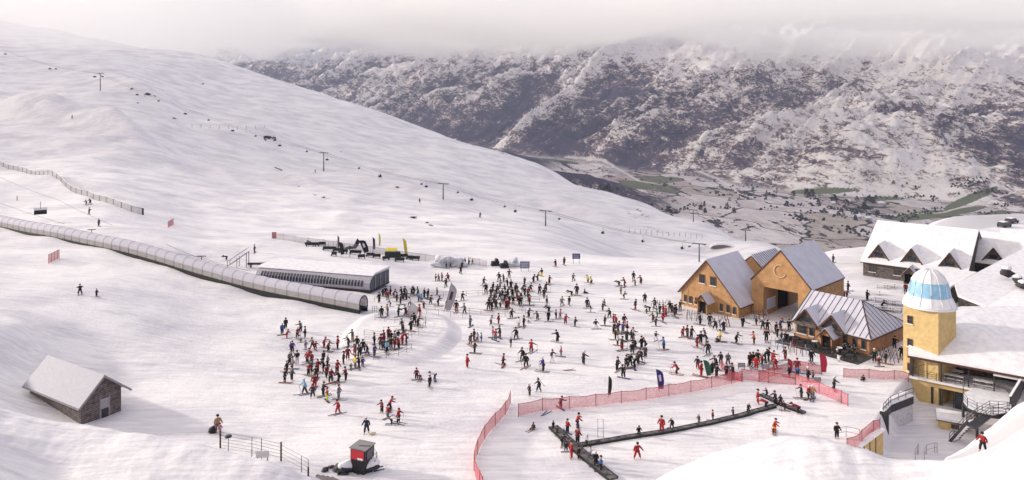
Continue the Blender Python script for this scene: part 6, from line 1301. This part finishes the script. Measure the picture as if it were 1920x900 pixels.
Zn('in the packed line on the queue pad', (754.6, 647, 1.8, RD, RD), (762.6, 644, 1.8, RD, K), (747.5, 654, 1.7, RD, K), (740, 655, 1.7, DR, DR), (725, 662, 1.7, LB, K), (719, 656, 1.7, NV, K), (720, 643, 1.8, RD, DR), (733, 643, A_, K, K), (728, 635.5, A_, RD, K), (702, 669, 1.7, PU, K), (702, 648, 1.8, K, K), (746, 640, A_, K, DG), (740, 643, A_, PG, K), (714, 650, A_, DR, K), (733, 654, A_, DG, K))
Zn('near the grey feather flag', (839, 579, A_, K, K), (855.5, 585, 2.0, K, RD), (836, 538, A_, K, K), (817, 527, 1.5, K, K), (823, 527, 1.5, K, DG), (840, 527, A_, RD, K), (829, 527, 1.7, PK, GY), (836.7, 504, 1.5, K, NV), (844.5, 502, 1.2, DR, K), (864, 513, A_, K, K), (866, 502, 1.5, DG, K), (872, 497.5, 1.7, NV, K), (879, 497, 1.5, K, K), (885.5, 496, 1.3, K, DG), (867, 564, 1.8, K, K), (871.5, 589, 1.8, GY, DG), (851, 564, 1.3, K, K))
Zn('on the open snow left of the crowd', (881.5, 612.6, 1.7, GY, DG), (881.5, 647, 1.9, DG, GY), (888.7, 639, A_, K, GY), (902.6, 642, 1.4, 'blue', GY), (890, 662.5, 1.8, DG, K), (876, 690, 1.8, RD, RD), (920, 609.5, 1.6, PG, GY), (935, 608, 1.7, DR, DR), (924, 633, 1.6, PK, PG), (929, 639, 1.7, RD, GY), (937.5, 633, 1.8, K, DG), (895, 640, 1.3, W_, GY))
Zn('in the dark crowd in the middle', (907, 535, A_, K, K), (911, 550, 2.0, K, K), (936, 527, 1.9, K, DG), (937.5, 541, 1.6, LI, GY), (944.5, 529, A_, K, K), (954.6, 520, A_, DR, K, 'arms'), (951.5, 537.5, A_, K, K), (958, 542, 1.9, K, K), (961, 559, 1.9, K, K), (924, 548, 1.9, K, K), (920.5, 556, A_, K, DG), (926.7, 561, 1.8, PG, K), (930.5, 554.6, 1.8, K, K), (930, 579.5, 1.9, K, K), (922, 584, 2.0, K, K), (916, 582.6, 1.9, K, DG), (937.5, 562, A_, NV, K), (937.5, 577, 1.7, PG, K), (942, 558, A_, K, K), (947, 567, 1.8, K, NV), (951.5, 556, 1.9, K, K), (949, 579.5, 1.8, DR, K), (953, 579.5, 1.8, DR, DR), (956, 568.6, A_, K, K), (965.5, 548, A_, K, DG), (969.4, 548, A_, K, K), (970, 564, A_, RD, K), (973, 573, 1.7, K, K), (976.4, 573, 1.8, K, K), (976.4, 558, A_, W_, K), (980, 547, A_, K, K), (984, 554.6, 1.8, K, K), (990, 554.6, A_, RD, DG), (992.7, 573, 1.9, DR, K), (991, 565, A_, K, DG), (917, 570, A_, DG, K), (931, 568, A_, K, K), (943, 570, A_, PG, K), (962, 570, A_, K, DR), (934, 548, A_, GY, K), (947, 549, A_, K, K), (969, 557, A_, GY, K), (926, 574, A_, K, K))
Zn('between the crowd and the navy board', (1041.7, 500.6, A_, K, DR), (1057.6, 497, 1.9, DR, K), (1015.6, 518, A_, K, YE), (1007.5, 527, 1.8, DG, K), (999.7, 530, 1.9, K, K, 'lean'), (1030, 533, 1.8, DR, K, 'arms'), (983.5, 533, 1.5, DG, K), (1023, 547, 2.0, K, K, 'lean'), (1020, 557.6, 1.8, K, K), (1011.5, 552, 1.9, K, K), (995, 547, 1.7, DG, K), (1025.5, 574, 1.8, K, GY), (1029.6, 584.6, 1.7, K, K, 'bend'))
Zn('scattered on the middle snow', (972.6, 614, 1.6, W_, PG), (982, 614, 1.9, K, K), (968, 636, 1.8, K, DG, 'walk'), (958, 651.5, 1.6, DG, GY), (996, 661, 1.8, RD, DR, 'arms'), (943, 687, 1.7, DR, K, 'walk'), (980, 676, 1.8, K, DG), (986.6, 689, 1.9, K, K), (1018.7, 697, 1.9, PU, K), (1034, 678, 1.7, DG, W_, 'wedge'), (1052, 668.6, 1.5, PK, GY), (1046, 642, 1.9, K, K), (1094, 684, 1.9, K, K), (1078, 612.6, 1.6, NV, K), (1060, 608, 1.7, RD, DR), (1050, 597, 1.6, PK, GY), (1042.6, 598.6, 1.6, K, K), (1028, 603, 1.8, K, K), (1008, 600, 1.6, DG, K), (991, 595.5, 1.7, K, K), (959, 597, 1.7, K, DG), (1117, 617, 1.6, NV, W_, 'wedge'), (1134, 611, 1.8, K, K), (1143, 595.5, 1.6, K, K), (1130, 583, 1.6, K, DG), (1134, 574, 1.3, GY, K), (1108, 586, 1.6, K, PG, 'lean'), (1101, 578, 1.8, K, DG), (1067, 572, 1.6, DG, GY), (1053.5, 574, 1.7, GY, GY), (1081.5, 553.5, 2.1, K, K), (1095.5, 550, 1.5, K, K, 'sit'), (1072, 555, 1.8, K, K, 'bend'), (1075, 527, 1.6, GY, DG), (1103, 530, 1.7, YE, DG), (1109, 532.7, 1.6, YE, K))
Zn('on the upper right snow before the gatehouse', (1171.7, 538, 1.9, DR, DR), (1161, 536, 1.7, K, K, 'bend'), (1188, 525.5, 1.8, K, K), (1191, 536, 1.3, K, DG), (1202, 533, 1.9, DR, K), (1164, 552, 1.6, TN, K), (1169.5, 561, 1.5, DG, K, 'lean'), (1209, 567.5, 1.8, DG, K), (1191, 581.5, 1.9, K, DR))
Zn('in the long curved ski class', (1150, 605, 1.5, RD, K), (1155, 610, 1.7, RD, DR), (1170.6, 610.5, 1.8, K, PK), (1151, 625.6, 1.8, K, K), (1158, 624.6, 1.9, K, GY), (1154, 637, 1.8, K, K), (1158, 648, 1.6, W_, K), (1166, 657, 2.0, K, DR), (1168, 625.6, 1.7, PU, GY), (1176, 624, 1.7, DR, K), (1175, 640, 1.8, K, K), (1184, 637, 1.9, K, K), (1187, 641, 1.6, DG, K), (1191, 654, 1.7, K, K), (1185, 664, 1.9, K, DG), (1203, 654, 1.8, K, K), (1210.7, 656, 1.8, K, DG), (1210, 671, 1.8, DG, K), (1201, 678, 1.8, K, K), (1195.6, 684, 1.8, K, K), (1189, 691.7, 1.8, K, K, 'lean'), (1181.4, 688, 1.9, K, K), (1174, 691.7, 1.8, K, DG), (1157, 696, 1.9, K, K), (1169, 708.7, 1.9, K, K, 'lean'))
Zn('skiing alone left of the gatehouse groups', (1229.6, 639, 1.5, K, W_, 'wedge'), (1244.7, 656, 1.8, 'blue', NV), (1270, 702, 1.8, RD, K, 'ski'))
Zn('in the red group by the snowy rack', (1229.6, 612, 1.6, K, K), (1225, 603, 1.6, DR, K), (1232.4, 595, 1.4, GN, GY), (1242.8, 604, 1.8, RD, RD, 'walk'), (1248.5, 593, 1.7, RD, DR), (1243.7, 588, 1.6, RD, K), (1237, 588, 1.6, K, K), (1218, 584, 1.6, K, K, 'bend'), (1212.6, 588, 1.1, DG, K), (1228.6, 578, 1.8, K, K), (1256, 584, 1.8, K, DG), (1264.5, 594, 2.0, K, NV), (1268, 590, 1.7, NV, K), (1275, 583, 1.9, DG, GY), (1260, 586, 1.6, K, K))
Zn('in front of the gatehouse', (1279.6, 632, 1.7, RD, DR, 'lean'), (1289, 633, 1.8, K, DG), (1296.4, 634, 1.8, K, K), (1306.6, 652.4, 1.9, DR, DR), (1314, 645, 1.8, K, K), (1322, 633, 1.5, GY, GY), (1325, 643.5, 1.6, K, GY), (1327.6, 665, 1.9, K, K), (1313, 609, 1.8, DG, K), (1331, 610, 1.9, DG, DG), (1341, 618, 1.7, K, K, 'walk', 'carry'), (1357, 623, 1.9, K, DG), (1350, 641, 1.8, YE, TN), (1345, 641, 1.4, K, K, 'sit', 'none'), (1380, 644.4, 1.8, K, K), (1413.8, 646, 1.9, OR, K), (1437, 640, 1.9, K, K), (1392.4, 614, 1.8, K, DG, 'walk', 'carry'), (1418, 610, 1.5, K, K), (1430.7, 618.6, 1.8, K, DG), (1438.7, 620, 1.8, K, K), (1454.7, 626, 1.8, K, K), (1462.7, 618.7, 1.9, NV, DG), (1479.6, 620, 1.8, K, K), (1465, 640, 1.6, DG, K), (1457, 633, 1.6, K, K), (1473, 640, 1.5, K, DG))
Zn('in the instructor group behind the netting', (1405.8, 687, 1.9, K, K), (1413, 684, 1.9, K, RD), (1418, 693, 1.9, RD, RD), (1421, 682.6, 1.9, K, K), (1429, 687, 1.8, RD, K), (1434, 678, 1.8, K, K), (1441, 678, 1.9, K, DG), (1449, 681, 1.7, RD, DR), (1453.8, 692, 1.7, RD, DR, 'walk'), (1472.4, 675.5, 1.8, K, DR))
Zn('behind the netting near the green flag', (1365, 684.4, 1.7, GY, DG), (1351.5, 682.6, 1.6, K, K), (1342.7, 691.5, 1.9, K, K, 'lean'), (1335.5, 702, 1.8, DG, K), (1343.5, 707.5, 1.7, K, K), (1373.7, 711, 2.1, K, DR), (1362, 706, 1.7, NV, DG), (1308, 691.5, 1.6, K, DR), (1315, 706, 2.0, RD, RD))
Zn('by the peaked netting below the cafe', (1494.6, 698.7, 1.9, DR, DR), (1480, 707.5, 1.6, NV, K), (1521.5, 679.5, 1.8, K, K), (1515, 715.6, 1.9, K, K), (1525, 711, 1.2, GY, K), (1564, 731.5, 1.7, DG, K), (1495.5, 707, 1.4, 'blue', K), (1573.5, 678, 1.8, K, W_))
Zn('on the beginner carpets', (1502.7, 747, 1.6, K, K), (1515.7, 748.8, 1.6, RD, K), (1523.5, 750, 1.7, TN, GY), (1421, 757.5, 1.7, RD, RD, 'stand', 'none'), (1438, 744.5, 1.1, K, K), (1436.8, 766, 1.6, RD, K, 'bend', 'none'), (1453.6, 759, 1.6, K, K), (1463.7, 759, 1.2, DG, K), (1472.4, 770.5, 1.2, K, K), (1497, 776, 1.7, DR, K, 'bend', 'none'), (1403, 775, 1.2, K, K), (1374.7, 782, 1.1, DG, K), (1336.6, 789, 1.2, DR, K), (1310.6, 796.5, 1.2, DG, GY), (1452, 812, 1.6, RD, RD, 'wedge'), (1449, 812, 1.0, YE, K), (1260, 805, 1.3, K, K), (1240.8, 810.7, 1.75, RD, RD, 'stand', 'none'), (1198, 817, 1.2, K, K), (1194.7, 860, 1.7, RD, RD, 'wedge'))
Zn('around the wide carpet at the bottom', (1064, 812, 1.5, RD, K), (1082.7, 803, 1.7, RD, K, 'wedge'), (1083, 832, 1.7, DR, K), (1001, 804, 1.2, K, GY, 'sit'), (1037, 805, 1.0, K, K), (1045, 815, 1.0, DG, K), (1053, 836, 1.3, K, DG, 'lean'), (1061, 847, 1.2, DG, DG), (1071.5, 860, 1.75, RD, RD, 'stand', 'none'), (1085, 861, 1.3, K, K), (1100, 836, 1.2, W_, K), (1106.7, 857, 1.1, W_, GY), (1117, 874.7, 1.5, K, K), (1126.7, 884, 1.5, 'blue', K), (1050.7, 766.7, 1.5, K, RD, 'lean'))
Zn('above the pale netting in the foreground middle', (993, 742.7, 1.5, K, K), (1010.7, 734.7, 1.6, K, K, 'walk', 'carryski'))
Zn('on the yard below the stone lodge', (1562, 493, 1.9, K, K), (1590, 546, 1.9, K, K), (1626, 563.5, 1.9, K, K), (1654, 581, 1.8, K, K, 'lean'), (1582, 560, 1.8, RD, K), (1588, 560, 1.8, DR, K), (1698, 549, 1.9, DR, K))
Zn('between the cafe and the tower', (1639.5, 680, 1.9, K, K), (1648, 687.5, 1.4, DR, GY), (1660.7, 682, 1.7, K, K), (1677, 654, 1.8, K, NV), (1690.5, 671.6, 1.8, K, K))
Zn('walking on the grey track at the lower right', (1843, 853, 1.45, RD, K, 'walk', 'none'))
Zn('slumped against the pink netting by the tower', (1619, 713, 1.2, K, K, 'sit', 'none'))
Zn('standing at the steel barrier at lower right', (1569, 822, 1.6, K, K, 'stand', 'none'))
Zn('on the slope below the snow tunnel at left', (150, 552, 1.75, K, DG, 'ski'), (181, 556, 1.2, K, K, 'stand'))
Zn('on the piste above the snow tunnel', (162, 384, 1.5, K, K), (169, 384, 1.9, K, K), (167, 402, 1.8, K, DG), (185, 424, 1.7, GY, DG, 'walk'), (477, 474, 1.8, DG, K), (425, 488, 1.7, K, K, 'bend'))
Zn('as a tiny figure high on the slope', (135, 223, 2.0, K, K), (714, 333, 1.9, K, K), (787, 380, 1.9, K, K), (900, 408, 2.0, K, K), (591, 324, 1.8, DG, K))
ordn = ['leftmost', 'second', 'third', 'fourth', 'fifth', 'sixth', 'seventh', 'eighth', 'ninth', 'tenth', 'eleventh', 'twelfth', 'thirteenth', 'fourteenth', 'fifteenth', 'sixteenth', 'seventeenth', 'eighteenth', 'nineteenth', 'twentieth'] + ['twenty-%s' % q for q in ('first', 'second', 'third', 'fourth', 'fifth', 'sixth', 'seventh', 'eighth', 'ninth')]
VERB = {'stand': 'standing', 'stand2': 'standing', 'lean': 'leaning forward', 'ski': 'skiing', 'walk': 'walking', 'arms': 'arms out', 'bend': 'bending over', 'sit': 'sitting', 'wedge': 'gliding'}
total = 0; ALL = []
for zone, rows in Z.items():
    recs = []
    for r in rows:
        x, y, h, jk, tr = r[:5]; ps = r[5] if len(r) > 5 else prnd.choice(('stand', 'stand2', 'stand', 'walk', 'lean')); gear = r[6] if len(r) > 6 else prnd.choice(('ski', 'ski', 'ski', 'none', 'board')); g_ = G(x, y); recs.append([x, y, h, jk, tr, ps, gear, g_, zone])
    ALL += recs
ALL.sort(key=lambda q: -q[2] / q[7].y * (2 if q[8].startswith(('as', 'on the', 'slumped')) else 1)); NEAR, FAR = ALL[:292], ALL[292:]
for zone in Z:
    recs = [q for q in NEAR if q[8] == zone]; cnt = {}
    for q in recs: cnt.setdefault((q[3], q[4]), []).append(q)
    for q in recs:
        x, y, h, jk, tr, ps, gear, g_, _ = q; hm = h * .96 if h <= 1.5 else 1.5 + (h - 1.5) * .8
        same = sorted(cnt[(jk, tr)], key=lambda t: (t[0], t[1])); i = [t is q for t in same].index(True)
        wear = '%s jacket and trousers' % jk if jk == tr else '%s jacket, %s trousers' % (jk, tr)
        if jk == tr == 'black': wear = 'black'
        size = 'child' if h < 1.35 else 'person'
        lab = '%s in %s %s' % (size, wear, zone) if len(same) == 1 else '%s %s in %s %s' % (ordn[i], size, wear, zone)
        if len(lab.split()) < 13: lab = lab.replace(zone, VERB[ps] + ' ' + zone) if not zone.startswith(('skiing', 'pulling', 'walking', 'slumped', 'standing', 'scattered', 'as')) else lab
        if len(lab.split()) > 16: lab = lab.replace(' jacket, ', ' and ').replace(' trousers', '')
        if len(lab.split()) > 16: print('LONG', lab)
        o = person(g_, hm, jk, tr, ps, prnd.uniform(-2.6, 2.6) if ps not in ('sit', 'walk') else prnd.uniform(-1.5, 1.5), gear)
        tag(o, lab, 'person', 'people ' + zone if len(recs) > 1 else None); total += 1
def crowd():   # everyone beyond the three hundred largest, as one mass
    mats = []; V_, F_, M_ = [], [], []; n0 = 0
    def mi(m_):
        if m_ not in mats: mats.append(m_)
        return mats.index(m_)
    for q in FAR:
        h, jk, tr, ps, g_ = q[2], q[3], q[4], q[5], q[7]; hm = h * .96 if h <= 1.5 else 1.5 + (h - 1.5) * .8; a = prnd.uniform(-2.6, 2.6); c, s_ = math.cos(a) * hm / 1.75 * 1.22, math.sin(a) * hm / 1.75 * 1.22
        for me, m_ in ((FIG[ps]['body'], SKIN), (FIG[ps]['jacket'], cloth(jk, CL[jk])), (FIG[ps]['trousers'], cloth(tr, CL[tr])), (FIG[ps]['helmet'], cloth('black', CL['black'])), (SKI, BLACK)):
            k = len(me.vertices); co_ = np.empty(k * 3); me.vertices.foreach_get('co', co_); co_ = co_.reshape(-1, 3); w_ = np.stack([co_[:, 0] * c - co_[:, 1] * s_ + g_.x, co_[:, 0] * s_ + co_[:, 1] * c + g_.y, co_[:, 2] * hm / 1.75 + g_.z], 1)
            V_.append(w_); j = mi(m_)
            for p in me.polygons: F_.append([v + n0 for v in p.vertices]); M_.append(j)
            n0 += k
    me = bpy.data.meshes.new('distant_skiers'); me.from_pydata(np.concatenate(V_).tolist(), [], F_)
    for m_ in mats: me.materials.append(m_)
    me.polygons.foreach_set('material_index', M_); me.polygons.foreach_set('use_smooth', [True] * len(F_)); o = bpy.data.objects.new('distant_skiers', me); col.objects.link(o); tag(o, 'mass of the smallest distant skiers standing in the middle crowds', 'crowd', kind='stuff')
if FAR: crowd()
print('people', total)
g = G(698, 815); sl_ = empty('sled', g, .6); tag(sl_, 'pale round edged sled pulled by the person in navy', 'sled'); m = MB(); m.blob((0, 0, .14), (.42, .24, .10), 2, rough=.1); m.build('shell', mat('cream_plastic', (.60, .50, .32), .5), sl_); MB().tube([(-.35, 0, .2), (-.8, .2, .8)], .015, 4).build('rope', DARK, sl_)
g = G(399, 811); o = MB().blob((0, 0, .25), (.45, .35, .42), 5, sub=3, rough=.4).build('bag', BLACK, None); o.location = g; tag(o, 'black bulky bag beside the two figures at the wire fence', 'bag')
for i, (sx, sy) in enumerate(((207, 491), (418, 541), (478, 556), (515, 564), (585, 579), (612, 585))):
    k = min(range(len(tp)), key=lambda j: abs(CX + F * tp[j].x / tp[j].y - sx)); p = tp[k] + V((.55, -.95, .42)); o = person(p, 1.5, 'black' if i != 5 else 'dark red', 'black', 'stand', prnd.uniform(-2, 2), 'none'); tag(o, 'dark figure riding in the snow tunnel behind the milky panels, %s' % (ordn[i] + (' from the left' if 0 < i else '') if i < 5 else 'nearest its mouth'), 'person', 'riders in the snow tunnel')
for i, (sx, sy) in enumerate(((990, 604), (936, 684), (1068, 695), (1058, 760))):
    g = G(sx, sy) if i < 3 else G(1025, 776); c = empty('loose_skis', g, i * .8); tag(c, 'pair of skis lying flat on the snow, ' + ['near the middle of the slope', 'beside the dark red skier', 'alone in the lower middle', 'behind the pale netting'][i], 'skis', 'loose skis')
    for t in (0, .25): k = put(SKI, 'ski', c, SKC[i]); k.location = (t, t, 0); k.rotation_euler.z = t
